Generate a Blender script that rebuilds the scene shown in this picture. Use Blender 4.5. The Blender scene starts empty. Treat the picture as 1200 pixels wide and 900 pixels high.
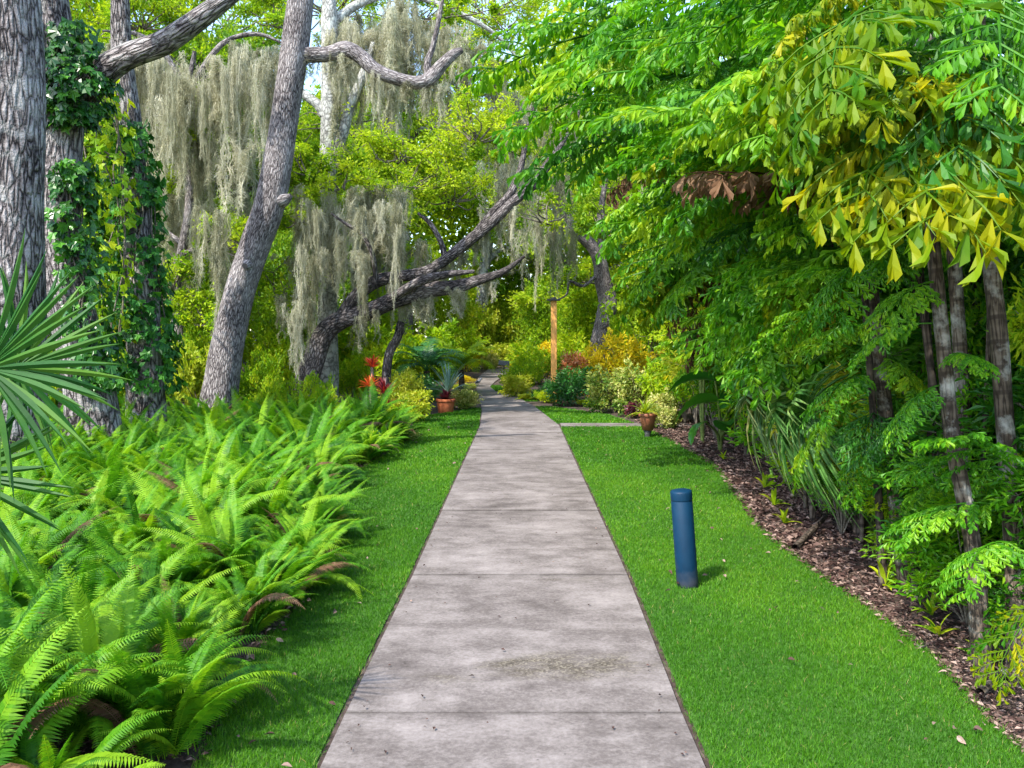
import bpy, math, random
import numpy as np

rng = np.random.default_rng(11)
random.seed(11)
R = math.radians
COL = bpy.context.scene.collection
F, H, VX, VY = 1000.0, 1.71, 610.0, 393.0


def P(px, py, Y):
    return np.array([(px - VX) * Y / F, Y, H - (py - VY) * Y / F])


def G(px, py):
    Y = F * H / (py - VY)
    return ((px - VX) * Y / F, Y)


def unit(a):
    a = np.asarray(a, float)
    return a / np.maximum(np.linalg.norm(a, axis=-1, keepdims=True), 1e-9)


def U(a, b, n=None):
    return rng.uniform(a, b, n)


# ------------------------------------------------------------------ mesh building
class MB:
    def __init__(self):
        self.v, self.f, self.t, self.uv, self.m, self.n = [], [], [], [], [], 0

    def add(self, v, faces, tint=0.5, uv=None, mat=0):
        v = np.asarray(v, float).reshape(-1, 3)
        for fa in (faces if isinstance(faces, list) else [faces]):
            fa = np.atleast_2d(np.asarray(fa, int))
            self.f.append(fa + self.n)
            self.m.append(np.full(len(fa), mat, int))
        self.v.append(v)
        self.t.append(np.broadcast_to(np.asarray(tint, float), (len(v),)))
        self.uv.append(np.zeros((len(v), 2)) if uv is None else np.asarray(uv, float))
        self.n += len(v)

    def build(self, name, mats, parent=None, smooth=False):
        me = bpy.data.meshes.new(name)
        V = np.concatenate(self.v)
        T = np.concatenate(self.t)
        UV = np.concatenate(self.uv)
        loops = np.concatenate([f.ravel() for f in self.f])
        tot = np.concatenate([np.full(len(f), f.shape[1], int) for f in self.f])
        mi = np.concatenate(self.m)
        start = np.concatenate([[0], np.cumsum(tot)[:-1]])
        me.vertices.add(len(V))
        me.vertices.foreach_set('co', V.ravel())
        me.loops.add(len(loops))
        me.loops.foreach_set('vertex_index', loops.astype(np.int32))
        me.polygons.add(len(tot))
        me.polygons.foreach_set('loop_start', start.astype(np.int32))
        me.polygons.foreach_set('loop_total', tot.astype(np.int32))
        for m in (mats if isinstance(mats, (list, tuple)) else [mats]):
            me.materials.append(m)
        me.polygons.foreach_set('material_index', mi.astype(np.int32))
        me.polygons.foreach_set('use_smooth', np.full(len(tot), bool(smooth)))
        at = me.attributes.new('tint', 'FLOAT', 'POINT')
        at.data.foreach_set('value', T.astype(np.float32))
        ul = me.uv_layers.new(name='UVMap')
        ul.data.foreach_set('uv', UV[loops].astype(np.float32).ravel())
        me.update(calc_edges=True)
        o = bpy.data.objects.new(name, me)
        COL.objects.link(o)
        if parent is not None:
            o.parent = parent
        return o


def tag(o, label=None, cat=None, group=None, kind=None):
    for k, v in (('label', label), ('category', cat), ('group', group), ('kind', kind)):
        if v:
            o[k] = v
    return o


def thing(name, label, cat, loc=(0, 0, 0), group=None, rz=0.0):
    o = bpy.data.objects.new(name, None)
    COL.objects.link(o)
    o.location = loc
    o.rotation_euler = (0, 0, rz)
    return tag(o, label, cat, group)


def copy_tree(o, parent=None, kids=None):
    c = o.copy()
    COL.objects.link(c)
    c.parent = parent
    for ch in (kids or {}).get(o.name, []):
        copy_tree(ch, c, kids)
    return c


def dup_thing(o, loc, rz, sc, label=None, group=None):
    kids = {}
    for ch in o.children:
        kids.setdefault(o.name, []).append(ch)
        for g in ch.children:
            kids.setdefault(ch.name, []).append(g)
    c = copy_tree(o, None, kids)
    c.location = loc
    c.rotation_euler = (0, 0, rz)
    c.scale = sc if hasattr(sc, '__len__') else (sc, sc, sc)
    if label:
        c['label'] = label
    if group:
        c['group'] = group
    return c


def smooth_path(pts, n=8):
    pts = np.asarray(pts, float)
    if len(pts) < 3:
        return pts if len(pts) < 2 else np.array([pts[0] + (pts[-1] - pts[0]) * t for t in np.linspace(0, 1, n)])
    q = np.vstack([2 * pts[0] - pts[1], pts, 2 * pts[-1] - pts[-2]])
    out = []
    for i in range(1, len(q) - 2):
        a, b, c, d = q[i - 1], q[i], q[i + 1], q[i + 2]
        for t in np.linspace(0, 1, n, endpoint=False):
            out.append(0.5 * (2 * b + (c - a) * t + (2 * a - 5 * b + 4 * c - d) * t * t + (3 * b - a - 3 * c + d) * t ** 3))
    out.append(pts[-1])
    return np.array(out)


def tube(mb, pts, rad, segs=10, n=8, lump=0.0, tint=0.5, mat=0, cap=True):
    p = smooth_path(pts, n)
    m = len(p)
    rad = np.interp(np.linspace(0, 1, m), np.linspace(0, 1, len(rad)), rad) if hasattr(rad, '__len__') else np.full(m, rad)
    tan = unit(np.gradient(p, axis=0))
    ref = np.array([0.0, 1.0, 0.05])                     # seam faces away from the camera
    sd = unit(np.cross(tan, ref))
    bad = np.abs(tan @ unit(ref)) > 0.97
    if bad.any():
        sd[bad] = unit(np.cross(tan[bad], np.array([0.3, 0, 1.0])))
    up = np.cross(sd, tan)
    ang = np.linspace(0, 2 * np.pi, segs + 1)
    L = np.concatenate([[0], np.cumsum(np.linalg.norm(np.diff(p, axis=0), axis=1))])
    ph = U(0, 6.28, 6)
    rr = rad[:, None] * np.ones((1, segs + 1))
    if lump:
        s = L[:, None] / max(rad.mean() * 2.2, 1e-4)
        a = ang[None, :]
        w = np.sin(a * 2 + s * 0.7 + ph[0]) * 0.5 + np.sin(a * 3 - s * 1.1 + ph[1]) * 0.35 + np.sin(a * 5 + s * 1.9 + ph[2]) * 0.2 + np.sin(s * 1.3 + ph[3]) * 0.3
        rr = rr * (1 + lump * w)
    ring = p[:, None, :] + rr[..., None] * (np.sin(ang)[None, :, None] * sd[:, None, :] + np.cos(ang)[None, :, None] * up[:, None, :])
    uv = np.stack(np.broadcast_arrays(ang[None, :] * rad.mean(), L[:, None]), -1)
    k = segs + 1
    i = np.arange(m - 1)[:, None] * k + np.arange(segs)[None, :]
    q = np.stack([i, i + 1, i + k + 1, i + k], -1).reshape(-1, 4)
    mb.add(ring.reshape(-1, 3), q, tint, uv.reshape(-1, 2), mat)
    if cap:
        c = np.vstack([ring[-1, :-1], p[-1:]])
        j = np.arange(segs)
        mb.add(c, np.stack([j, (j + 1) % segs, np.full(segs, segs)], -1), tint, None, mat)
    return p


def lathe(mb, prof, segs=28, mat=0, tint=0.5, c=(0, 0, 0)):
    prof = np.asarray(prof, float)
    a = np.linspace(0, 2 * np.pi, segs, endpoint=False)
    v = np.stack([prof[:, None, 0] * np.cos(a), prof[:, None, 0] * np.sin(a), np.broadcast_to(prof[:, None, 1], (len(prof), segs))], -1) + np.array(c)
    i = np.arange(len(prof) - 1)[:, None] * segs
    j = np.arange(segs)[None, :]
    q = np.stack([i + j, i + (j + 1) % segs, i + segs + (j + 1) % segs, i + segs + j], -1).reshape(-1, 4)
    mb.add(v.reshape(-1, 3), q, tint, None, mat)


def box(mb, lo, hi, mat=0, tint=0.5):
    x0, y0, z0 = lo
    x1, y1, z1 = hi
    v = [(x0, y0, z0), (x1, y0, z0), (x1, y1, z0), (x0, y1, z0), (x0, y0, z1), (x1, y0, z1), (x1, y1, z1), (x0, y1, z1)]
    mb.add(v, [[0, 3, 2, 1], [4, 5, 6, 7], [0, 1, 5, 4], [1, 2, 6, 5], [2, 3, 7, 6], [3, 0, 4, 7]], tint, None, mat)


# leaf templates: x across, y along, z out of the blade; unit length
def T_diamond(w=0.4, fold=0.12, droop=0.12):
    return (np.array([[0, 0, 0], [-w / 2, .45, fold], [0, 1, -droop], [w / 2, .45, fold]]), [[[0, 2, 1], [0, 3, 2]]])


def T_oval(w=0.45, fold=0.1, droop=0.2):
    v = np.array([[0, 0, 0], [-w * .38, .22, fold], [-w * .5, .52, fold], [-w * .28, .82, fold * .3 - droop * .5], [0, 1, -droop],
                  [w * .28, .82, fold * .3 - droop * .5], [w * .5, .52, fold], [w * .38, .22, fold], [0, .5, -fold * .3]])
    return v, [[[0, 8, 1], [0, 7, 8], [1, 8, 2], [8, 4, 3], [8, 3, 2], [8, 5, 4], [8, 6, 5], [8, 7, 6]]]


def T_blade(w=0.1, droop=0.15, fold=0.0):
    v = np.array([[-w * .35, 0, 0], [w * .35, 0, 0], [-w * .5, .45, .02 + fold], [w * .5, .45, .02 + fold], [0, 1, -droop]])
    return v, [[[0, 1, 3, 2]], [[2, 3, 4]]]


def T_fishtail(w=0.52, fold=0.06, droop=0.12):
    v = np.array([[0, 0, 0], [-w * .30, .40, fold * .6], [-w * .55, .74, fold], [-w * .30, .93, -droop * .3], [-w * .10, .85, -droop * .1],
                  [w * .06, 1.0, -droop], [w * .2, .82, -droop * .1], [w * .42, .80, fold * .8], [w * .46, .60, fold], [w * .25, .34, fold * .6], [0, .5, -fold * .4]])
    n = 9
    return v, [[[10, i + 1, i] for i in range(0, n)] + [[10, 0, 9]]]


def T_lobed(w=0.9, fold=0.05):
    v = np.array([[0, 0, 0], [-w * .5, -.05, fold], [-w * .38, .3, fold], [-w * .5, .55, 0], [-w * .15, .65, fold], [0, 1, -.1], [w * .15, .65, fold],
                  [w * .5, .55, 0], [w * .38, .3, fold], [w * .5, -.05, fold]])
    n = len(v)
    return v, [[[0, i + 1, i] for i in range(1, n - 1)]]


def place(mb, tmpl, pos, d, nrm, length, tint, wid=None, mat=0):
    """many copies of one leaf: pos, axis d, blade normal nrm"""
    tv, tf = tmpl
    n = len(pos)
    nrm = np.asarray(nrm, float)
    d = unit(d)
    side = unit(np.cross(d, nrm))
    nn = np.cross(side, d)
    length = np.broadcast_to(np.asarray(length, float), (n,))
    wid = length if wid is None else np.broadcast_to(np.asarray(wid, float), (n,))
    v = pos[:, None, :] + tv[None, :, 0:1] * wid[:, None, None] * side[:, None, :] + tv[None, :, 1:2] * length[:, None, None] * d[:, None, :] + tv[None, :, 2:3] * length[:, None, None] * nn[:, None, :]
    k = len(tv)
    faces = []
    for fa in tf:
        fa = np.asarray(fa, int)
        if fa.size:
            faces.append((fa[None] + (np.arange(n) * k)[:, None, None]).reshape(-1, fa.shape[1]))
    mb.add(v.reshape(-1, 3), faces, np.repeat(np.broadcast_to(np.asarray(tint, float), (n,)), k), None, mat)


def rdir(n, zlo=-1, zhi=1):
    z = U(zlo, zhi, n)
    a = U(0, 2 * np.pi, n)
    s = np.sqrt(1 - z * z)
    return np.stack([s * np.cos(a), s * np.sin(a), z], -1)


# ------------------------------------------------------------------ materials
def nodes(name):
    m = bpy.data.materials.new(name)
    m.use_nodes = True
    nt = m.node_tree
    nt.nodes.clear()
    out = nt.nodes.new('ShaderNodeOutputMaterial')
    return m, nt, out


def N(nt, t, **kw):
    n = nt.nodes.new(t)
    for k, v in kw.items():
        if k in n.inputs:
            n.inputs[k].default_value = v
        else:
            setattr(n, k, v)
    return n


def ramp(nt, stops, fac=None):
    r = nt.nodes.new('ShaderNodeValToRGB')
    e = r.color_ramp.elements
    while len(e) < len(stops):
        e.new(0.5)
    for i, (p, c) in enumerate(stops):
        e[i].position = p
        e[i].color = (c[0], c[1], c[2], 1)
    if fac is not None:
        nt.links.new(fac, r.inputs[0])
    return r


def math_n(nt, op, a, b=None, clamp=False):
    n = nt.nodes.new('ShaderNodeMath')
    n.operation = op
    n.use_clamp = clamp
    for i, x in enumerate((a, b)):
        if x is None:
            continue
        if isinstance(x, (int, float)):
            n.inputs[i].default_value = x
        else:
            nt.links.new(x, n.inputs[i])
    return n.outputs[0]


def mix_n(nt, fac, a, b, blend='MIX'):
    n = nt.nodes.new('ShaderNodeMix')
    n.data_type = 'RGBA'
    n.blend_type = blend
    for i, x in ((0, fac), (6, a), (7, b)):
        if isinstance(x, (int, float)):
            n.inputs[i].default_value = x
        elif isinstance(x, tuple):
            n.inputs[i].default_value = (*x, 1)
        else:
            nt.links.new(x, n.inputs[i])
    return n.outputs[2]


def leaf_mat(name, c1, c2, c3, trans=0.4, rough=0.45, spec=0.35, tgain=(1.5, 1.35, 0.5), orand=0.25):
    m, nt, out = nodes(name)
    at = N(nt, 'ShaderNodeAttribute', attribute_name='tint')
    oi = N(nt, 'ShaderNodeObjectInfo')
    f = math_n(nt, 'ADD', at.outputs['Fac'], math_n(nt, 'MULTIPLY', math_n(nt, 'SUBTRACT', oi.outputs['Random'], 0.5), orand))
    tc = N(nt, 'ShaderNodeTexCoord')
    nz = N(nt, 'ShaderNodeTexNoise', Scale=14.0, Detail=2.0)
    nt.links.new(tc.outputs['Object'], nz.inputs['Vector'])
    f = math_n(nt, 'ADD', f, math_n(nt, 'MULTIPLY', math_n(nt, 'SUBTRACT', nz.outputs[0], 0.5), 0.35))
    col = ramp(nt, [(0.08, c1), (0.5, c2), (0.95, c3)], f).outputs[0]
    bs = N(nt, 'ShaderNodeBsdfPrincipled', Roughness=rough)
    bs.inputs['Specular IOR Level'].default_value = spec
    nt.links.new(col, bs.inputs['Base Color'])
    if trans:
        tr = N(nt, 'ShaderNodeBsdfTranslucent')
        nt.links.new(mix_n(nt, 1.0, col, tgain, 'MULTIPLY'), tr.inputs['Color'])
        mx = N(nt, 'ShaderNodeMixShader')
        mx.inputs[0].default_value = trans
        nt.links.new(bs.outputs[0], mx.inputs[1])
        nt.links.new(tr.outputs[0], mx.inputs[2])
        nt.links.new(mx.outputs[0], out.inputs[0])
    else:
        nt.links.new(bs.outputs[0], out.inputs[0])
    return m


def bark_mat(name, dark, mid, light, su=16.0, sv=4.5, bump=0.03, lichen=None, ring=False):
    m, nt, out = nodes(name)
    uv = N(nt, 'ShaderNodeUVMap')
    oi = N(nt, 'ShaderNodeObjectInfo')
    mp = N(nt, 'ShaderNodeMapping')
    mp.inputs['Scale'].default_value = (su, sv, 1)
    nt.links.new(uv.outputs[0], mp.inputs[0])
    nd = N(nt, 'ShaderNodeTexNoise', Scale=0.9, Detail=4.0)
    nt.links.new(mp.outputs[0], nd.inputs['Vector'])
    ad = nt.nodes.new('ShaderNodeVectorMath')
    ad.operation = 'MULTIPLY_ADD'
    nt.links.new(nd.outputs[1], ad.inputs[0])
    ad.inputs[1].default_value = (1.3, 1.3, 0)
    nt.links.new(mp.outputs[0], ad.inputs[2])
    vo = N(nt, 'ShaderNodeTexVoronoi', feature='DISTANCE_TO_EDGE', Scale=1.0)
    nt.links.new(ad.outputs[0], vo.inputs['Vector'])
    ridge = ramp(nt, [(0.0, (0, 0, 0)), (0.16, (0.55,) * 3), (0.5, (1, 1, 1))], vo.outputs[0]).outputs[0]
    tc = N(nt, 'ShaderNodeTexCoord')
    n2 = N(nt, 'ShaderNodeTexNoise', Scale=38.0, Detail=5.0)
    nt.links.new(tc.outputs['Object'], n2.inputs['Vector'])
    n3 = N(nt, 'ShaderNodeTexNoise', Scale=2.1, Detail=4.0)
    nt.links.new(tc.outputs['Object'], n3.inputs['Vector'])
    h = math_n(nt, 'ADD', math_n(nt, 'MULTIPLY', ridge, 0.75), math_n(nt, 'MULTIPLY', n2.outputs[0], 0.5))
    if ring:
        wv = N(nt, 'ShaderNodeTexWave', Scale=4.5, Distortion=1.2, bands_direction='Y')
        nt.links.new(uv.outputs[0], wv.inputs['Vector'])
        h = math_n(nt, 'ADD', math_n(nt, 'MULTIPLY', h, 0.8), math_n(nt, 'MULTIPLY', wv.outputs[0], 0.14))
    f = math_n(nt, 'ADD', math_n(nt, 'MULTIPLY', h, 0.75), math_n(nt, 'MULTIPLY', math_n(nt, 'SUBTRACT', n3.outputs[0], 0.5), 0.7))
    col = ramp(nt, [(0.16, dark), (0.46, mid), (0.82, light)], f).outputs[0]
    if ring:
        w2 = N(nt, 'ShaderNodeTexWave', Scale=2.3, Distortion=.6, bands_direction='Y')
        nt.links.new(uv.outputs[0], w2.inputs['Vector'])
        col = mix_n(nt, ramp(nt, [(.86, (0, 0, 0)), (.97, (.75,) * 3)], w2.outputs[0]).outputs[0], col, dark)
    if lichen:
        n4 = N(nt, 'ShaderNodeTexNoise', Scale=4.0, Detail=6.0, Roughness=0.65)
        nt.links.new(tc.outputs['Object'], n4.inputs['Vector'])
        lf = ramp(nt, [(0.52, (0, 0, 0)), (0.64, (0.8,) * 3)], n4.outputs[0]).outputs[0]
        col = mix_n(nt, lf, col, lichen)
    bs = N(nt, 'ShaderNodeBsdfPrincipled', Roughness=0.85)
    bs.inputs['Specular IOR Level'].default_value = 0.2
    nt.links.new(col, bs.inputs['Base Color'])
    bp = N(nt, 'ShaderNodeBump', Strength=1.0, Distance=bump)
    nt.links.new(h, bp.inputs['Height'])
    nt.links.new(bp.outputs[0], bs.inputs['Normal'])
    nt.links.new(bs.outputs[0], out.inputs[0])
    return m


def noise_mat(name, stops, scale=20.0, rough=0.8, bump=0.0, spec=0.3, detail=5.0, stretch=None):
    m, nt, out = nodes(name)
    tc = N(nt, 'ShaderNodeTexCoord')
    v = tc.outputs['Object']
    if stretch:
        mp = N(nt, 'ShaderNodeMapping')
        mp.inputs['Scale'].default_value = stretch
        nt.links.new(v, mp.inputs[0])
        v = mp.outputs[0]
    nz = N(nt, 'ShaderNodeTexNoise', Scale=scale, Detail=detail, Roughness=0.6)
    nt.links.new(v, nz.inputs['Vector'])
    col = ramp(nt, stops, nz.outputs[0]).outputs[0]
    bs = N(nt, 'ShaderNodeBsdfPrincipled', Roughness=rough)
    bs.inputs['Specular IOR Level'].default_value = spec
    nt.links.new(col, bs.inputs['Base Color'])
    if bump:
        bp = N(nt, 'ShaderNodeBump', Strength=0.8, Distance=bump)
        nt.links.new(nz.outputs[0], bp.inputs['Height'])
        nt.links.new(bp.outputs[0], bs.inputs['Normal'])
    nt.links.new(bs.outputs[0], out.inputs[0])
    return m


M = {}
M['grass'] = leaf_mat('grass', (.030, .122, .004), (.070, .215, .006), (.14, .30, .012), .35, .5, .25, (1.3, 1.3, .5), 0)
_r = [n for n in M['grass'].node_tree.nodes if n.type == 'VALTORGB'][0].color_ramp
_r.elements[2].position = .82
_e = _r.elements.new(.97)
_e.color = (.34, .30, .10, 1)
M['fern'] = leaf_mat('fern', (.024, .11, .005), (.080, .25, .008), (.21, .38, .014), .42, .5, .22)
M['oak'] = leaf_mat('oak_leaf', (.09, .22, .010), (.25, .42, .014), (.45, .55, .025), .5, .55, .2, (1.35, 1.3, .5))
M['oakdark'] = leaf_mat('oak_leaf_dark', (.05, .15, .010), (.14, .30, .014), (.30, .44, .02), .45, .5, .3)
M['bush'] = leaf_mat('bush_leaf', (.09, .23, .008), (.25, .42, .010), (.46, .54, .02), .48, .5, .25)
M['lime'] = leaf_mat('lime_leaf', (.14, .26, .010), (.32, .42, .016), (.50, .50, .05), .42, .45, .35)
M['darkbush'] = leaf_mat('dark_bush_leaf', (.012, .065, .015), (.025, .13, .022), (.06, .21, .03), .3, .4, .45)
M['yellow'] = leaf_mat('yellow_leaf', (.25, .28, .008), (.55, .46, .008), (.75, .62, .03), .4, .45, .3)
M['pink'] = leaf_mat('pink_leaf', (.30, .10, .04), (.60, .26, .13), (.70, .48, .26), .35, .45, .35)
M['red'] = leaf_mat('red_leaf', (.07, .008, .02), (.26, .022, .025), (.55, .10, .02), .35, .35, .5, (1.3, .8, .6))
M['maroon'] = leaf_mat('maroon_leaf', (.03, .008, .015), (.09, .015, .03), (.22, .05, .06), .25, .35, .5, (1.2, .7, .7))
M['variegated'] = leaf_mat('variegated_leaf', (.07, .17, .02), (.32, .38, .07), (.62, .58, .25), .35, .45, .35)
M['silver'] = leaf_mat('silver_leaf', (.07, .14, .11), (.16, .27, .21), (.33, .42, .36), .2, .4, .5, (1.2, 1.3, .9))
M['fish'] = leaf_mat('fishtail_leaf', (.025, .135, .007), (.095, .31, .007), (.24, .44, .012), .5, .45, .4)
M['fishyellow'] = leaf_mat('fishtail_yellow_leaf', (.03, .14, .003), (.15, .235, .003), (.40, .37, .004), .45, .5, .2, (1.4, 1.3, .3))
M['fishlime'] = leaf_mat('fishtail_lime_leaf', (.04, .16, .006), (.14, .34, .008), (.30, .44, .012), .48, .48, .35)
M['fishdark'] = leaf_mat('fishtail_dark_leaf', (.014, .08, .010), (.040, .185, .012), (.11, .30, .02), .42, .45, .4)
M['dead'] = leaf_mat('dead_leaf', (.05, .024, .014), (.14, .072, .038), (.30, .19, .11), .25, .7, .2, (1.2, 1, .8))
M['ivy'] = leaf_mat('ivy_leaf', (.010, .060, .010), (.030, .14, .014), (.09, .27, .016), .3, .35, .5)
M['ivydark'] = leaf_mat('ivy_dark_leaf', (.010, .065, .010), (.030, .15, .018), (.09, .29, .025), .35, .45, .3)
M['fan'] = leaf_mat('fan_palm_leaf', (.008, .045, .008), (.022, .100, .014), (.09, .19, .022), .3, .5, .2, (1.4, 1.4, .5), 0.05)
M['fanlight'] = leaf_mat('fan_palm_strip_leaf', (.03, .12, .02), (.10, .25, .045), (.32, .42, .14), .35, .5, .3)
M['fandry'] = leaf_mat('fan_palm_pale_leaf', (.05, .13, .04), (.16, .25, .08), (.42, .40, .15), .3, .45, .4)
M['paddle'] = leaf_mat('paddle_leaf', (.012, .08, .012), (.03, .16, .015), (.08, .26, .02), .3, .3, .55)
M['moss'] = leaf_mat('hanging_moss', (.19, .19, .11), (.40, .395, .27), (.64, .62, .49), .42, .8, .1, (1.1, 1.08, .95), .5)
M['far'] = leaf_mat('hazed_far_leaf', (.10, .20, .012), (.26, .38, .018), (.44, .50, .04), .45, .7, .1)  # leaf tones lightened in place of distance haze
M['mulch'] = leaf_mat('mulch_chip', (.025, .013, .010), (.085, .047, .038), (.30, .21, .17), 0, .85, .15)
M['stem'] = noise_mat('green_stem', [(.3, (.06, .11, .02)), (.7, (.16, .2, .05))], 30)
M['twig'] = noise_mat('twig', [(.3, (.05, .04, .03)), (.7, (.22, .19, .15))], 30)
M['bark'] = bark_mat('oak_bark', (.018, .014, .014), (.19, .165, .16), (.48, .445, .43), 19, 4.4, .05, lichen=(.36, .35, .33))
M['barkdark'] = bark_mat('dark_oak_bark', (.012, .010, .010), (.10, .085, .08), (.28, .25, .24), 24, 7, .03)  # darker bark tones for the sprawling oak
M['barkfine'] = bark_mat('oak_bark_fine', (.035, .028, .028), (.21, .185, .18), (.46, .42, .405), 38, 7.5, .02)
M['palebark'] = bark_mat('pale_bark', (.10, .10, .09), (.30, .30, .28), (.50, .50, .47), 12, 8, .012, (.48, .50, .45))
M['palmtrunk'] = bark_mat('palm_stem_bark', (.03, .021, .015), (.11, .083, .060), (.25, .21, .17), 40, 5, .008, (.40, .39, .35), True)
M['palmdark'] = bark_mat('dark_stem_bark', (.02, .015, .012), (.08, .06, .045), (.19, .15, .12), 26, 4, .01, None, True)
M['terracotta'] = noise_mat('terracotta', [(.3, (.33, .085, .03)), (.7, (.50, .15, .06))], 12, .8, .002)
M['brownpot'] = noise_mat('brown_glaze', [(.3, (.14, .05, .025)), (.7, (.30, .11, .06))], 9, .5)
M['wood'] = noise_mat('orange_wood', [(.3, (.52, .23, .05)), (.7, (.78, .40, .12))], 8, .65, .003, stretch=(6, 6, .6))
M['darkmetal'] = noise_mat('dark_metal', [(.3, (.03, .035, .035)), (.7, (.07, .07, .065))], 20, .5)
M['leafsoil'] = noise_mat('pot_soil', [(.3, (.03, .02, .015)), (.7, (.08, .06, .045))], 40, .95, .01)


def blue_mat():
    m, nt, out = nodes('blue_paint')
    tc = N(nt, 'ShaderNodeTexCoord')
    nz = N(nt, 'ShaderNodeTexNoise', Scale=9.0, Detail=6.0, Roughness=.65)
    nt.links.new(tc.outputs['Object'], nz.inputs['Vector'])
    base = ramp(nt, [(.3, (.0012, .018, .044)), (.7, (.0022, .027, .060))], nz.outputs[0]).outputs[0]
    sp = N(nt, 'ShaderNodeSeparateXYZ')
    nt.links.new(tc.outputs['Object'], sp.inputs[0])
    w = math_n(nt, 'ADD', math_n(nt, 'MULTIPLY', sp.outputs[2], -4.2), math_n(nt, 'MULTIPLY', nz.outputs[0], 1.5))
    dirt = ramp(nt, [(.05, (0, 0, 0)), (.7, (.75,) * 3)], w).outputs[0]
    n2 = N(nt, 'ShaderNodeTexNoise', Scale=60.0, Detail=3.0)
    nt.links.new(tc.outputs['Object'], n2.inputs['Vector'])
    chalk = ramp(nt, [(.66, (0, 0, 0)), (.8, (.3,) * 3)], n2.outputs[0]).outputs[0]
    col = mix_n(nt, chalk, mix_n(nt, dirt, base, (.045, .045, .055)), (.015, .05, .09))
    bs = N(nt, 'ShaderNodeBsdfPrincipled', Roughness=.5)
    bs.inputs['Specular IOR Level'].default_value = .2
    nt.links.new(col, bs.inputs['Base Color'])
    nt.links.new(bs.outputs[0], out.inputs[0])
    return m


def concrete_mat():
    m, nt, out = nodes('weathered_concrete')
    tc = N(nt, 'ShaderNodeTexCoord')
    ob = tc.outputs['Object']

    def noise(scale, sc=None, det=5.0, rough=.6):
        v = ob
        if sc:
            mp = N(nt, 'ShaderNodeMapping')
            mp.inputs['Scale'].default_value = sc
            nt.links.new(ob, mp.inputs[0])
            v = mp.outputs[0]
        n = N(nt, 'ShaderNodeTexNoise', Scale=scale, Detail=det, Roughness=rough)
        nt.links.new(v, n.inputs['Vector'])
        return n.outputs[0]
    big = noise(1.3, (1, .8, 1))
    streak = noise(3.0, (.9, 1.7, 1), 8, .7)
    fine = noise(46, None, 8, .8)
    f = math_n(nt, 'ADD', math_n(nt, 'MULTIPLY', big, .55), math_n(nt, 'MULTIPLY', streak, .60))
    mott = noise(7, (1, 1.1, 1), 7, .72)
    f = math_n(nt, 'ADD', f, math_n(nt, 'MULTIPLY', math_n(nt, 'SUBTRACT', mott, .38), .35))
    f = math_n(nt, 'ADD', f, math_n(nt, 'MULTIPLY', math_n(nt, 'SUBTRACT', fine, .5), .60))
    col = ramp(nt, [(.32, (.036, .029, .026)), (.55, (.119, .101, .092)), (.80, (.245, .215, .200))], f).outputs[0]
    # mossy, gravelly patch on the near slab and a few fainter ones
    vo = N(nt, 'ShaderNodeTexVoronoi', Scale=95.0)
    nt.links.new(ob, vo.inputs['Vector'])
    agg = ramp(nt, [(.0, (.025, .02, .012)), (.5, (.065, .053, .036)), (.9, (.19, .165, .12))], vo.outputs['Color']).outputs[0]
    sp = N(nt, 'ShaderNodeSeparateXYZ')
    nt.links.new(ob, sp.inputs[0])

    def blob(cx, cy, rx, ry):
        dx = math_n(nt, 'DIVIDE', math_n(nt, 'SUBTRACT', sp.outputs[0], cx), rx)
        dy = math_n(nt, 'DIVIDE', math_n(nt, 'SUBTRACT', sp.outputs[1], cy), ry)
        r2 = math_n(nt, 'ADD', math_n(nt, 'MULTIPLY', dx, dx), math_n(nt, 'MULTIPLY', dy, dy))
        return math_n(nt, 'SUBTRACT', 1.0, r2, True)
    b = math_n(nt, 'MAXIMUM', blob(.22, 4.36, .62, .27), math_n(nt, 'MULTIPLY', blob(.35, 5.92, .5, .16), .5))
    b = math_n(nt, 'MAXIMUM', b, math_n(nt, 'MULTIPLY', blob(-.35, 4.2, .3, .14), .6))
    bm = ramp(nt, [(.58, (0, 0, 0)), (.86, (.8,) * 3)], math_n(nt, 'ADD', math_n(nt, 'MULTIPLY', b, .42), math_n(nt, 'MULTIPLY', noise(6, (.8, 1.6, 1), 6, .75), .85))).outputs[0]
    bm2 = math_n(nt, 'MULTIPLY', bm, math_n(nt, 'GREATER_THAN', b, 0.001))
    col = mix_n(nt, bm2, col, agg)
    # grime along the slab joints
    ym = math_n(nt, 'PINGPONG', math_n(nt, 'ADD', sp.outputs[1], 15.435 - 6.02), 1.1025)
    gj = math_n(nt, 'SUBTRACT', 1.0, math_n(nt, 'DIVIDE', ym, .035), True)
    gj = math_n(nt, 'MULTIPLY', gj, ramp(nt, [(.38, (.1,) * 3), (.66, (.75,) * 3)], noise(5, None, 5, .7)).outputs[0])
    col = mix_n(nt, gj, col, (.03, .025, .02))
    # dark flecks
    v2 = N(nt, 'ShaderNodeTexVoronoi', Scale=7.0)
    nt.links.new(ob, v2.inputs['Vector'])
    fl = ramp(nt, [(.035, (.75,) * 3), (.06, (0, 0, 0))], v2.outputs['Distance']).outputs[0]
    col = mix_n(nt, fl, col, (.06, .05, .045))
    bs = N(nt, 'ShaderNodeBsdfPrincipled', Roughness=.9)
    bs.inputs['Specular IOR Level'].default_value = .2
    nt.links.new(col, bs.inputs['Base Color'])
    bp = N(nt, 'ShaderNodeBump', Strength=.5, Distance=.004)
    nt.links.new(math_n(nt, 'ADD', fine, streak), bp.inputs['Height'])
    nt.links.new(bp.outputs[0], bs.inputs['Normal'])
    nt.links.new(bs.outputs[0], out.inputs[0])
    return m


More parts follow.
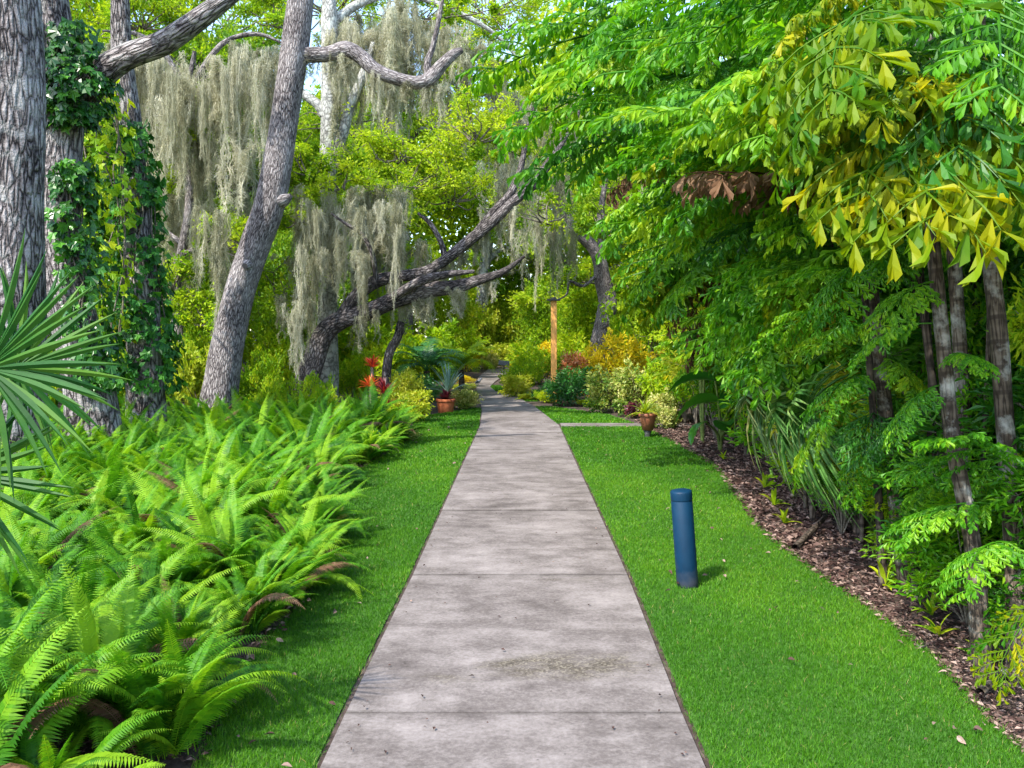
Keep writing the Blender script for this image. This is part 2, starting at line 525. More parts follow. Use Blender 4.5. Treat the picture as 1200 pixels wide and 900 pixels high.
M['blue'] = blue_mat()
M['concrete'] = concrete_mat()
M['soil'] = noise_mat('forest_soil', [(.3, (.022, .014, .011)), (.5, (.055, .038, .030)), (.75, (.13, .10, .08))], 9, .95, .03)
M['turfbase'] = noise_mat('turf_base', [(.3, (.022, .07, .006)), (.7, (.05, .13, .012))], 25, .95, .01)

# ------------------------------------------------------------------ ground, path, lawns
mb = MB()
gx = np.concatenate([[-160, -80, -40], np.linspace(-20, 20, 41), [40, 80, 160]])
gy = np.concatenate([[-40, -10], np.linspace(-4, 50, 55), [70, 110, 200]])
XX, YY = np.meshgrid(gx, gy)
ZZ = np.zeros_like(XX)
k = len(gx)
ii = (np.arange(len(gy) - 1)[:, None] * k + np.arange(k - 1)[None]).ravel()
mb.add(np.stack([XX, YY, ZZ], -1).reshape(-1, 3), np.stack([ii, ii + 1, ii + k + 1, ii + k], -1))
tag(mb.build('ground', M['soil']), kind='structure')


def edge(pts):
    g = np.array([G(*p) for p in pts])
    g = g[np.argsort(g[:, 1])]
    return lambda y: np.interp(y, g[:, 1], g[:, 0])


path_l = edge([(400, 852), (484, 677), (563, 500), (565, 482), (561, 466), (557, 452), (561, 442), (573, 433), (585, 429)])
path_r = edge([(803, 852), (735, 677), (655, 500), (627, 478), (606, 466), (580, 459), (574, 454), (580, 448), (592, 440), (600, 433), (607, 429)])
pl = lambda y: np.where(np.asarray(y) < 3.73, -.78, path_l(y))
pr = lambda y: np.where(np.asarray(y) < 3.73, .72, path_r(y))

mb = MB()
J = [6.02 + 2.205 * k for k in range(-4, 19)]
for a, b in zip(J[:-1], J[1:]):
    ys = np.linspace(a + .007, b - .007, 7)
    z = .028 + U(-.003, .003)
    nx = 5
    xs = np.stack([np.linspace(pl(y), pr(y), nx) for y in ys])
    ys2 = np.repeat(ys[:, None], nx, 1)
    top = np.stack([xs, ys2, np.full_like(xs, z)], -1)
    top[0, :, 2] -= .004
    top[-1, :, 2] -= .004
    idx = (np.arange(6)[:, None] * nx + np.arange(nx - 1)[None]).ravel()
    mb.add(top.reshape(-1, 3), np.stack([idx, idx + 1, idx + nx + 1, idx + nx], -1))
    ring = np.concatenate([top[0], top[1:, -1], top[-1, :-1][::-1], top[1:-1, 0][::-1]])
    low = ring.copy()
    low[:, 2] = -.04
    n = len(ring)
    i = np.arange(n)
    mb.add(np.vstack([ring, low]), np.stack([i, i + n, (i + 1) % n + n, (i + 1) % n], -1))
tag(mb.build('path', M['concrete']), kind='structure')
mb = MB()
xs = np.linspace(.76, 3.2, 8)
for a, b in ((0, 7),):
    v = np.array([[x, y, .02] for y in (15.88, 16.45) for x in xs])
    i = np.arange(7)
    mb.add(v, np.stack([i, i + 1, i + 9, i + 8], -1))
    lo = np.array([[x, 15.88, z] for z in (-.03, .02) for x in xs])
    mb.add(lo, np.stack([i, i + 1, i + 9, i + 8], -1))
tag(mb.build('side_path', M['concrete']), kind='structure')

lawn_left = edge([(200, 960), (262, 830), (290, 775), (345, 715), (392, 660), (402, 615), (392, 580), (425, 548), (470, 523), (482, 503), (487, 492), (500, 487.5), (545, 481), (560, 477.5)])
lawn_right = edge([(1330, 980), (1168, 852), (1100, 774), (1020, 713), (938, 656), (892, 620), (870, 585), (842, 548), (800, 523), (765, 506), (755, 500)])
lawn_back = edge([(745, 497), (715, 487), (668, 480), (634, 476)])
lawn_far = edge([(640, 474), (620, 466), (603, 460), (590, 454), (584, 451)])
LAWNS = [('lawn', lawn_left, lambda y: pl(y) - .035, 1.9, 19.9), ('lawn', lambda y: pr(y) + .035, lawn_right, 1.9, 15.86),
         ('lawn', lambda y: pr(y) + .035, lawn_back, 16.47, 20.4), ('lawn', lambda y: pr(y) + .03, lawn_far, 22.0, 29.0)]
gm = MB()
for nm, a, b, y0, y1 in LAWNS:
    mb = MB()
    ys = np.linspace(y0, y1, 60)
    v = np.stack([np.stack([a(ys), ys, np.full(60, .008)], -1), np.stack([np.maximum(b(ys), a(ys) + .01), ys, np.full(60, .008)], -1)], 1)
    i = np.arange(59) * 2
    mb.add(v.reshape(-1, 3), np.stack([i, i + 1, i + 3, i + 2], -1))
    tag(mb.build(nm, M['turfbase']), kind='structure')
    bands = [(max(y0, 3.0), 5.0, 19000, .0025, .037), (5.0, 7.5, 12500, .0031, .036), (7.5, 11, 6500, .0046, .038), (11, 16, 2800, .009, .042), (16, 30, 1400, .016, .045)]
    for c, d, dens, w, hgt in bands:
        c, d = max(c, y0), min(d, y1)
        if d <= c:
            continue
        yy = np.linspace(c, d, 40)
        wd = np.maximum(b(yy) - a(yy), 0)
        area = wd.mean() * (d - c)
        n = int(area * dens)
        if n < 5:
            continue
        cdf = np.concatenate([[0], np.cumsum((wd[1:] + wd[:-1]) / 2)])
        y = np.interp(U(0, cdf[-1], n), cdf, yy)
        # keep off the right wall of the frame
        x = a(y) + U(0, 1, n) * (b(y) - a(y)) + rng.normal(0, .012, n)
        keep = np.abs(x) < .66 * y + .5
        x, y = x[keep], y[keep]
        n = len(x)
        # mowing-height patches
        pat = np.sin(x * 3.1 + y * 1.7) * .5 + np.sin(x * 7.3 - y * 4.1 + 1) * .3 + np.sin(y * 9 + x * 2) * .2
        hh = hgt * (U(.55, 1.15, n) + .12 * pat)
        dd = np.stack([rng.normal(0, .42, n), rng.normal(0, .42, n), np.ones(n)], -1)
        place(gm, T_blade(1.0, .25), np.stack([x, y, np.full(n, .004)], -1), dd, rdir(n), hh, np.where(U(0, 1, n) < .010, 1.0, np.clip(.40 + .2 * pat + .14 * np.sin(x * .9 + y * .55 + 2) + rng.normal(0, .18, n), 0, .8)), np.full(n, w) * U(.7, 1.3, n))
tag(gm.build('grass', M['grass']), 'short mown bright green grass on both sides of the concrete path', 'grass', kind='stuff')

# mulch and leaf litter on the bed by the thicket, along the fern bed
mm = MB()
n = 34000
y = 3.0 + 14 * U(0, 1, n) ** 1.7
x = lawn_right(y) - .03 + (U(0, 1, n) ** 1.4) * (1.2 + .16 * y)
keep = x < .68 * y + .4
x, y = x[keep], y[keep]
n = len(x)
d = rdir(n, -.15, .35)
s = U(.012, .055, n) * np.clip(y / 5, .8, 1.6)
place(mm, T_diamond(.55, .12, .1), np.stack([x, y, U(.004, .03, n)], -1), d, rdir(n, .5, 1), s, np.clip(rng.normal(.45, .28, n), 0, 1), s * U(.4, 1.1, n))
n = 5000
y = 3.4 + 12 * U(0, 1, n) ** 1.4
x = lawn_left(y) + .02 - U(0, 1, n) ** 1.5 * 1.1
s = U(.012, .05, n)
place(mm, T_diamond(.55, .12, .1), np.stack([x, y, U(.004, .03, n)], -1), rdir(n, -.15, .35), rdir(n, .5, 1), s, np.clip(rng.normal(.35, .25, n), 0, 1), s * U(.4, 1.1, n))
tag(mm.build('mulch', M['mulch']), 'reddish brown wood mulch and fallen leaf litter beside the lawn', 'mulch', kind='stuff')
# scraps on the path
mm = MB()
n = 150
y = 3.4 + 14 * U(0, 1, n) ** 1.3
x = np.where(U(0, 1, n) < .5, U(-.7, .68, n), np.where(U(0, 1, n) < .5, -.72 + np.abs(rng.normal(0, .06, n)), .68 - np.abs(rng.normal(0, .06, n))))
s = U(.008, .03, n)
xl, yl = [], []
for nm, a_, b_, y0, y1 in LAWNS[:2]:
    q = y0 + 1 + (y1 - y0 - 1) * U(0, 1, 70) ** 1.5
    e_ = U(0, 1, 70) ** (1.6 if a_ is lawn_left else .6)
    yl.append(q); xl.append(a_(q) + e_ * (b_(q) - a_(q)))
xl, yl = np.concatenate(xl), np.concatenate(yl)
place(mm, T_oval(.5), np.stack([xl, yl, U(.035, .048, len(xl))], -1), rdir(len(xl), -.3, .3), rdir(len(xl), .5, 1), U(.025, .05, len(xl)), np.clip(rng.normal(.7, .25, len(xl)), 0, 1))
place(mm, T_diamond(.5, .15, .1), np.stack([x, y, U(.034, .04, n)], -1), rdir(n, -.1, .2), rdir(n, .6, 1), s, np.clip(rng.normal(.35, .3, n), 0, 1))
tag(mm.build('leaf_litter', M['mulch']), 'small dry leaf scraps scattered over the concrete path and lawn', 'leaf litter', kind='stuff')

# ------------------------------------------------------------------ bollard, posts, pots
bx, by = G(806, 688)
t = thing('bollard', 'slightly leaning dark blue bollard with round cap standing in the lawn', 'bollard', (bx, by, 0))
t.rotation_euler = (R(1.0), R(-4.2), 0)
mb = MB()
lathe(mb, [(.001, -.05), (.0725, -.05), (.0725, .05), (.072, .588), (.0705, .590), (.0705, .60)], 40)
mb.build('shaft', M['blue'], t, True)
mb = MB()
lathe(mb, [(.0705, .598), (.0728, .600), (.0732, .603), (.0732, .648), (.0715, .656), (.065, .662), (.045, .667), (.02, .669), (.0005, .670)], 40)
cp = mb.build('cap', M['blue'], t, True)

px, py = G(649, 471)
t = thing('wooden_post', 'tall orange timber post with flat dark cap plate in the shrubs', 'post', (px, py, 0))
mb = MB()
box(mb, (-.075, -.075, -.05), (.075, .075, 2.60))
o = mb.build('shaft', M['wood'], t)
bv = o.modifiers.new('b', 'BEVEL'); bv.width = .012; bv.segments = 2
mb = MB()
box(mb, (-.17, -.17, 2.602), (.17, .17, 2.645))
box(mb, (-.06, -.06, 2.647), (.06, .06, 2.69))
o = mb.build('cap_plate', M['darkmetal'], t)

px, py = G(590.5, 460)
t = thing('sign_stake', 'thin dark garden sign stake beside the bend of the path', 'sign', (px, py, 0))
mb = MB()
tube(mb, [(0, 0, -.03), (0, 0, .45), (0.005, 0, .84)], .018, 8, 4)
mb.build('pole', M['darkmetal'], t, True)
mb = MB()
v = np.array([[-.17, -.06, .83], [.15, -.06, .80], [.17, .05, .92], [-.15, .05, .95]])
mb.add(np.vstack([v, v + [0, .012, .02]]), [[0, 1, 2, 3], [7, 6, 5, 4], [0, 4, 5, 1], [1, 5, 6, 2], [2, 6, 7, 3], [3, 7, 4, 0]])
mb.build('sign_plate', M['darkmetal'], t)

# small grey bird on the far path
px, py = G(558.5, 452)
mb = MB()
tube(mb, [(-.10, 0, .10), (-.04, 0, .12), (.03, 0, .15), (.07, 0, .20), (.10, 0, .235), (.125, 0, .235), (.15, 0, .225)], [.012, .045, .055, .035, .030, .018, .003], 10, 4)
tube(mb, [(0, .02, .1), (0.01, .02, .028)], [.008, .006], 6, 3)
tube(mb, [(0, -.02, .1), (0.01, -.02, .028)], [.008, .006], 6, 3)
o = mb.build('bird', noise_mat('bird_feather', [(.3, (.06, .08, .11)), (.7, (.2, .22, .26))], 20), None, True)
o.location = (px + .05, py, 0.0)
tag(o, 'small blue grey bird standing on the far bend of the path', 'bird')


def pot(loc, r, h, mat, name, label):
    t = thing(name, label, 'pot', loc)
    mb = MB()
    lathe(mb, [(.0005, 0), (r * .72, 0), (r * .76, .01), (r * .93, h * .80), (r * .93, h * .801), (r * .80, h * .802)], 28)
    mb.build('body', mat, t, True)
    mb = MB()
    lathe(mb, [(r * .935, h * .795), (r, h * .80), (r * 1.02, h * .85), (r * 1.02, h * .97), (r, h), (r * .9, h), (r * .86, h * .95), (r * .84, h * .86)], 28)
    mb.build('rim', mat, t, True)
    mb = MB()
    lathe(mb, [(r * .85, h * .88), (r * .5, h * .91), (.0005, h * .92)], 24)
    mb.build('soil', M['leafsoil'], t, True)
    return t


gx0, gy0 = G(522, 484)
pot((gx0, gy0 + .05, 0), .215, .31, M['terracotta'], 'terracotta_pot', 'round terracotta pot on the lawn end under spiky grey green leaves')
gx1, gy1 = G(759, 513)
mb = MB()
t = thing('clay_pot', 'small brown clay pot on a stake at the lawn corner', 'pot', (gx1, gy1, 0))
mb = MB(); lathe(mb, [(.0005, .13), (.09, .13), (.14, .36), (.14, .361), (.12, .37)], 24); mb.build('body', M['brownpot'], t, True)
mb = MB(); lathe(mb, [(.142, .355), (.155, .36), (.158, .40), (.15, .41), (.13, .41), (.125, .38), (.0005, .38)], 24); mb.build('rim', M['brownpot'], t, True)
mb = MB(); lathe(mb, [(.05, -.02), (.06, .0), (.045, .06), (.075, .128), (.0005, .129)], 20); mb.build('pedestal', M['darkmetal'], t, True)


def strappy(name, label, loc, n, L, w, mat, elev=(10, 85), cat='plant', group=None, droop=.5, tint=(.5, .25)):
    """rosette of arching strap leaves"""
    mb = MB()
    S = 6
    for k in range(n):
        az = U(0, 6.28)
        e = R(U(*elev))
        l = L * U(.6, 1.05)
        tt = np.linspace(0, 1, S)
        ang = e - droop * tt * U(.7, 1.6)
        st = np.stack([np.cos(ang), np.sin(ang)], -1) * l / (S - 1)
        c = np.vstack([[0, 0], np.cumsum(st, 0)[:-1]])
        hd = np.array([math.cos(az), math.sin(az), 0]); sd = np.array([-math.sin(az), math.cos(az), 0])
        mid = hd * c[:, :1] + np.array([0, 0, 1]) * c[:, 1:] + np.array([0, 0, .02])
        ww = w * np.interp(tt, [0, .3, .7, 1], [.6, 1, .8, .05])[:, None] / 2
        upv = np.array([0, 0, .3]) * ww
        v = np.stack([mid - sd * ww + upv, mid, mid + sd * ww + upv], 1).reshape(-1, 3)
        i = np.arange(S - 1) * 3
        mb.add(v, np.concatenate([np.stack([i, i + 1, i + 4, i + 3], -1), np.stack([i + 1, i + 2, i + 5, i + 4], -1)]), np.clip(rng.normal(tint[0], tint[1]), 0, 1))
    o = mb.build('fronds', mat)
    t = thing(name, label, cat, loc, group)
    o.parent = t
    return t


strappy('cycad', 'spiky grey green cycad fanning out above the terracotta pot', (gx0 + .05, gy0 + .1, .42), 46, .85, .05, M['silver'], (15, 88), droop=.35)
strappy('foliage_plant', 'dark maroon leafy plant filling the terracotta pot', (gx0, gy0 + .02, .27), 70, .30, .06, M['maroon'], (5, 80), droop=.5)
strappy('spider_plant', 'pale lime spiky plant growing in the small brown clay pot', (gx1 - .05, gy1, .37), 40, .42, .03, M['lime'], (5, 85), droop=.8)
for i, (px, py, Y, l, lab, ti) in enumerate([(436, 425, 16.2, .34, 'bright red bromeliad highest of the cluster by the leaning oak', .75), (434, 448, 16, .36, 'orange bromeliad beside the purple red ones', .95),
                                        (450, 455, 15.8, .42, 'large crimson purple bromeliad in the middle of the cluster', .3), (456, 476, 15.4, .36, 'low pinkish red bromeliad just above the ferns', .35)]):
    p = P(px, py, Y)
    t = strappy('bromeliad', lab, (p[0], p[1], p[2] - .12), 46, l * .85, .04, M['red'], (15, 88), droop=.5, tint=(ti, .15))
    mb = MB()
    tube(mb, [(0, 0, -p[2] + .12), (0.02, 0, -p[2] / 2), (0, 0, .05)], .03, 7, 4)
    mb.build('stem', M['twig'], t, True)


# ------------------------------------------------------------------ plant prototypes
def fern_mesh(nf=30, L=.85, npin=56, name='fronds'):
    mb = MB()
    for k in range(nf):
        az = U(0, 6.28)
        e0 = R(np.clip(rng.normal(67, 14), 25, 92))
        bend = R(U(40, 120)) * (1.0 if e0 > .9 else .7)
        l = L * U(.65, 1.15)
        S = npin + 4
        tt = np.linspace(0, 1, S)
        ang = e0 - bend * tt ** 1.35
        st = np.stack([np.cos(ang), np.sin(ang)], -1) * l / (S - 1)
        c = np.vstack([[0, 0], np.cumsum(st, 0)[:-1]])
        tw = U(-.35, .35) * tt
        az_t = az + tw
        hd = np.stack([np.cos(az_t), np.sin(az_t), np.zeros(S)], -1)
        mid = hd * c[:, :1] + np.array([0, 0, 1.0]) * c[:, 1:]
        mid[:, :2] += rng.normal(0, .05, 2)
        tan = unit(np.gradient(mid, axis=0))
        sd = unit(np.cross(tan, [0, 0, 1.0]) + 1e-6)
        roll = U(-.4, .4)
        nr = np.cross(sd, tan)
        sd, nr = sd * math.cos(roll) + nr * math.sin(roll), nr * math.cos(roll) - sd * math.sin(roll)
        tint = np.clip(rng.normal(.5, .24), 0, 1)
        old = 1 if U(0, 1) < .022 else 0
        w = .006
        v = np.stack([mid - sd * w * (1 - tt * .7)[:, None] / 2, mid + sd * w * (1 - tt * .7)[:, None] / 2], 1).reshape(-1, 3)
        i = np.arange(S - 1) * 2
        mb.add(v, np.stack([i, i + 1, i + 3, i + 2], -1), min(1, tint + .25), None, old)
        sel = np.arange(3, S)
        prof = np.interp(tt[sel], [0, .12, .35, .7, 1], [.3, .65, 1, .8, .12])
        lp = .096 * L / .85 * prof * U(.85, 1.1)
        for sgn in (-1, 1):
            d = sd[sel] * sgn + tan[sel] * (.22 + .35 * tt[sel])[:, None] - nr[sel] * U(.02, .28)
            place(mb, T_blade(.19, .25, .03), mid[sel], d, nr[sel] + rng.normal(0, .12, (len(sel), 3)), lp * U(.82, 1.08, len(sel)), np.clip(tint + rng.normal(0, .08, len(sel)) + .25 * tt[sel] ** 2 - .08, 0, 1), mat=old)
    return mb.build(name, [M['fern'], M['dead']])


def scatter_proto(name, mesh_obj, label, cat, group=None):
    t = thing(name, label, cat, (0, 0, -50), group)
    mesh_obj.parent = t
    return t


FIRST = {}


def drop(proto, loc, rz, sc, label=None, group=None):
    """the first use moves the prototype itself, later ones copy it"""
    if proto.name not in FIRST:
        FIRST[proto.name] = 1
        proto.location = loc
        proto.rotation_euler = (0, 0, rz)
        proto.scale = sc if hasattr(sc, '__len__') else (sc, sc, sc)
        if label:
            proto['label'] = label
        if group:
            proto['group'] = group
        return proto
    return dup_thing(proto, loc, rz, sc, label, group)


FERNLAB = 'bright green sword fern in the crowded bed along the lawn'
ferns = [scatter_proto('sword_fern', fern_mesh(36, .74), FERNLAB, 'fern', 'sword ferns in the bed') for _ in range(5)]
pts = []
tries = 0
while tries < 12000 and len(pts) < 298:
    tries += 1
    y = 2.9 + 12.3 * U(0, 1) ** 1.15
    xe = float(lawn_left(y))
    wdt = .62 * y + xe + .9
    if wdt < .3:
        continue
    x = xe - .08 - U(0, 1) * (wdt + .25)
    sp = .27 + .020 * y
    if all((x - a) ** 2 + (y - b) ** 2 > sp * sp for a, b in pts):
        pts.append((x, y))
for i, (x, y) in enumerate(pts):
    o = drop(ferns[i % 5], (x, y, 0), U(0, 6.28), U(.85, 1.2) * (1 + .012 * y) * (.72 if x > float(lawn_left(y)) - .35 else 1))
    o.rotation_euler = (rng.normal(0, .16), rng.normal(-.08, .16), U(0, 6.28))


def leaf_cloud(mb, n, c, rad, L, tmpl, shell=.55, tint=.5, tsd=.18, up=.5, flat=0.0, mat=0):
    """leaves through an ellipsoid, thicker towards its outside"""
    d = rdir(n)
    r = (shell + (1 - shell) * U(0, 1, n)) ** .8
    lump = 1 + .18 * np.sin(d[:, 0] * 4 + c[0] * 3) + .16 * np.sin(d[:, 1] * 5 + d[:, 2] * 4 + c[1] * 5)
    pos = np.array(c) + d * (r * lump)[:, None] * np.array(rad)
    ax = unit(d * np.array([1, 1, .6]) + rng.normal(0, .55, (n, 3)) + np.array([0, 0, -.1]))
    nr = unit(d * .6 + np.array([0, 0, up]) + rng.normal(0, .45, (n, 3)))
    place(mb, tmpl, pos, ax, nr, L * U(.65, 1.25, n), np.clip(tint + rng.normal(0, tsd, n), 0, 1), mat=mat)


def bush_proto(name, label, cat, mat, h=1.2, w=.8, n=2600, L=.09, tmpl=None, clumps=9, group=None, tsd=.16, leafname='leaves'):
    tmpl = tmpl or T_diamond(.5)
    t = thing(name, label, cat, (0, 0, -50), group)
    mb = MB(); sm = MB()
    for k in range(clumps):
        a = U(0, 6.28); r = w * .62 * math.sqrt(U(0, 1)); z = h * U(.22, .80) * (1 - .35 * (r / w) ** 2)
        c = (r * math.cos(a), r * math.sin(a), z)
        cr = U(.26, .42) * min(w, h)
        leaf_cloud(mb, int(n * .7) // clumps, c, (cr * 1.1, cr * 1.1, cr * .95), L * 1.25, tmpl, .35, U(.25, .75), tsd)
        for q in range(3):                               # sprigs that break the outline
            dv = rdir(1, -.1, 1)[0]
            e = np.array(c) + dv * cr * U(1.1, 1.7)
            m = max(8, int(n * .3 / clumps / 3))
            uu = U(.35, 1, m)[:, None]
            place(mb, tmpl, np.array(c) + (e - np.array(c)) * uu + rng.normal(0, .04, (m, 3)), dv + rng.normal(0, .7, (m, 3)), rdir(m, .1, 1), L * U(.9, 1.5, m), np.clip(U(.4, .9) + rng.normal(0, tsd, m), 0, 1))
            tube(sm, [c, e], [.005, .002], 4, 2)
        tube(sm, [(0, 0, -.02), (c[0] * .4, c[1] * .4, z * .55), c], [.014, .010, .004], 5, 4)
    mb.build(leafname, mat, t)
    sm.build('stems', M['twig'], t)
    return t


# ------------------------------------------------------------------ oaks
def crown_mesh(mb, c, rad, clumps, n, L=.085, tint=.5, flat=.6, tw=None):
    for k in range(clumps):
        d = rdir(1, -.6, 1)[0]
        p = np.array(c) + d * np.array(rad) * U(.35, 1.0)
        cr = U(.5, 1.0) * min(rad) * .40
        leaf_cloud(mb, int(n * .7), p, (cr * U(.7, 1.3), cr * U(.7, 1.3), cr * U(.5, 1.0)), L, T_diamond(.48, .1, .1), .1, np.clip(rng.normal(tint, .2), .1, .9), .15)
        for q in range(4):
            dv = rdir(1, -.7, .9)[0]
            m = max(6, int(n * .3 / 4))
            e = dv * cr * U(1.1, 2.0)
            place(mb, T_diamond(.48, .1, .1), p + e * U(.3, 1, m)[:, None] + rng.normal(0, .07, (m, 3)), dv + rng.normal(0, .8, (m, 3)), rdir(m, -.2, 1), L * U(.7, 1.3, m), np.clip(rng.normal(tint + .1, .2), .1, .95) + rng.normal(0, .1, m))
            if tw is not None:
                tube(tw, [p, p + e], [.012, .003], 4, 2)
        if tw is not None:
            a = np.array(c) + (p - np.array(c)) * .15 + np.array([0, 0, -.3 * rad[2]])
            tube(tw, [a, (a + p) / 2 + rng.normal(0, .3, 3) * rad[0] * .3, p], [.022, .014, .005], 5, 5)


def oak(name, label, limbs, crowns, mat=M['bark'], leaf=M['oak'], group=None, base=None, L=.085):
    """limbs[0] is the trunk; every further limb is a part of its own"""
    b = np.array(base if base is not None else (limbs[0][0][0][0], limbs[0][0][0][1], 0.0), float)
    t = thing(name, label, 'tree', b, group)
    for i, (pts, rad) in enumerate(limbs):
        mb = MB()
        pts = np.array(pts, float) - b
        tube(mb, pts, rad, 28 if max(rad) > .12 else 12, 10, .07, mat=0)
        mb.build('trunk' if i == 0 else 'limb', mat, t, True)
    if crowns:
        mb = MB(); tw = MB()
        for (c, rad, cl, n, ti) in crowns:
            crown_mesh(mb, np.array(c) - b, rad, cl, n, L, ti, tw=tw)
        cr = mb.build('crown', leaf, t)
        tw.build('twig_foliage', M['twig'], t, True)
    return t


def gp(px, py, Y):
    p = P(px, py, Y)
    return p


# far-left pair of big trunks
oak('oak_tree', 'thick furrowed oak trunk cut off by the photo edge beside the palm fan',
    [([(-5.35, 9, -.1), (-5.36, 9, .5), gp(12, 260, 9), gp(14, 120, 9), gp(4, -60, 9), gp(-10, -300, 9)], [.46, .36, .32, .31, .3, .25]),
     ([gp(8, 30, 9), gp(-60, -80, 9.2), gp(-160, -160, 10)], [.2, .15, .06])],
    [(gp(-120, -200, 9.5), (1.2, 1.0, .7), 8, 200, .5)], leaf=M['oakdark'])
oak('oak_tree', 'furrowed oak trunk wrapped in ivy with a heavy limb reaching right',
    [([gp(112, 548, 11) * [1, 1, 0], gp(106, 470, 11), gp(92, 400, 11), gp(74, 320, 11), gp(67, 240, 11), gp(70, 150, 11), gp(70, 100, 11), gp(62, 40, 11), gp(50, -100, 11)], [.42, .33, .28, .27, .27, .28, .30, .25, .2]),
     ([gp(74, 150, 11), gp(92, 118, 11), gp(118, 88, 10.9), gp(150, 66, 10.8), gp(195, 48, 10.7), gp(250, 10, 10.6), gp(320, -40, 10.6)], [.20, .20, .18, .165, .15, .12, .05])],
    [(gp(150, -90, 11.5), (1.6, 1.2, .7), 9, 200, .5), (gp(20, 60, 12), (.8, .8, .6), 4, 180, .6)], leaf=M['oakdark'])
oak('oak_tree', 'slim trunk smothered in dark ivy between the furrowed oak and leaning oak',
    [([gp(172, 520, 13) * [1, 1, 0], gp(170, 440, 13), gp(166, 330, 13), gp(158, 230, 13), gp(150, 140, 13), gp(142, 40, 13), gp(140, -80, 13)], [.30, .26, .23, .2, .18, .15, .1])],
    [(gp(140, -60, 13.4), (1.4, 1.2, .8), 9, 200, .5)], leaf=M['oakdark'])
# leaning oak
oak('oak_tree', 'smooth leaning grey oak trunk rising out of the ferns with a crooked limb',
    [([gp(250, 507, 15) * [1, 1, 0] - [0, 0, .1], gp(260, 448, 15), gp(268, 400, 15), gp(281, 340, 15), gp(300, 285, 15), gp(316, 240, 15), gp(328, 175, 15), gp(337, 112, 15), gp(347, 47, 15), gp(356, -30, 15), gp(366, -120, 15.3)], [.40, .31, .28, .26, .255, .25, .25, .25, .24, .21, .14]),
     ([gp(340, 62, 15), gp(362, 64, 15), gp(385, 63, 15), gp(405, 58, 15), gp(422, 66, 15), gp(440, 82, 15), gp(465, 92, 15), gp(488, 97, 15), gp(503, 93, 15), gp(518, 76, 15), gp(531, 64, 15), gp(542, 58, 15)], [.13, .13, .125, .14, .13, .125, .12, .12, .125, .10, .09, .05]),
     ([gp(502, 92, 15), gp(501, 74, 15), gp(507, 55, 15), gp(513, 30, 15), gp(520, -10, 15)], [.07, .06, .05, .045, .03]),
     ([gp(318, 240, 14.95), gp(333, 234, 14.9), gp(341, 229, 14.88)], [.14, .11, .04]),
     ([gp(290, 310, 14.8), gp(287, 312, 14.7)], [.10, .05]),
     ([gp(352, 0, 15), gp(330, -40, 15.5), gp(280, -70, 16)], [.16, .12, .05])],
    [(gp(250, -50, 16), (1.6, 1.4, .7), 10, 200, .55), (gp(520, 10, 15.6), (1.0, .8, .5), 6, 180, .6)], mat=M['barkfine'])
# pale upright tree
oak('pale_tree', 'pale grey upright trunk half hidden by hanging moss behind the leaning oak',
    [([gp(383, 478, 20) * [1, 1, 0], gp(384, 400, 20), gp(384, 300, 20), gp(383, 220, 20), gp(386, 140, 20), gp(386, 80, 20), gp(386, 20, 20), gp(384, -70, 20)], [.26, .24, .21, .20, .20, .19, .18, .1]),
     ([gp(380, 135, 20), gp(372, 122, 20), gp(358, 112, 20), gp(340, 95, 20), gp(325, 70, 20)], [.12, .11, .10, .08, .05]),
     ([gp(386, 30, 20), gp(420, 5, 20.4), gp(470, -8, 20.8), gp(530, 12, 21), gp(580, 40, 21.3), gp(620, 85, 21.6)], [.12, .10, .09, .07, .05, .02]),
     ([gp(392, 180, 20), gp(402, 155, 20), gp(410, 125, 20), gp(425, 90, 20), gp(438, 50, 20)], [.13, .13, .12, .11, .06])],
    [(gp(390, 0, 21.5), (2.6, 1.5, 1.2), 18, 220, .6), (gp(490, 10, 22.5), (2.2, 1.2, 1.0), 14, 220, .65), (gp(400, 130, 21.5), (2.4, 1.5, 1.2), 9, 180, .7),
     (gp(470, 180, 19.6), (1.3, .8, .7), 14, 220, .75), (gp(530, 225, 19.8), (1.2, .8, .8), 14, 220, .7), (gp(440, 225, 19.4), (1.0, .7, .5), 9, 220, .6), (gp(360, 190, 19.6), (.8, .6, .9), 9, 220, .5), (gp(590, 160, 20.2), (1.2, .8, .8), 12, 220, .8), (gp(350, 250, 18.6), (.8, .6, .6), 9, 220, .65), (gp(560, 90, 21), (1.4, .8, .8), 10, 220, .6), (gp(570, 0, 23), (2.0, 1.2, 1.3), 18, 220, .6), (gp(480, -20, 23), (2.2, 1.2, 1.2), 22, 220, .6), (gp(420, 40, 23), (1.4, 1.0, 1.0), 12, 220, .7), (gp(540, 60, 24), (1.5, 1.0, 1.2), 14, 220, .7), (gp(590, 20, 25), (1.8, 1.1, 1.3), 20, 220, .7)], mat=M['palebark'])
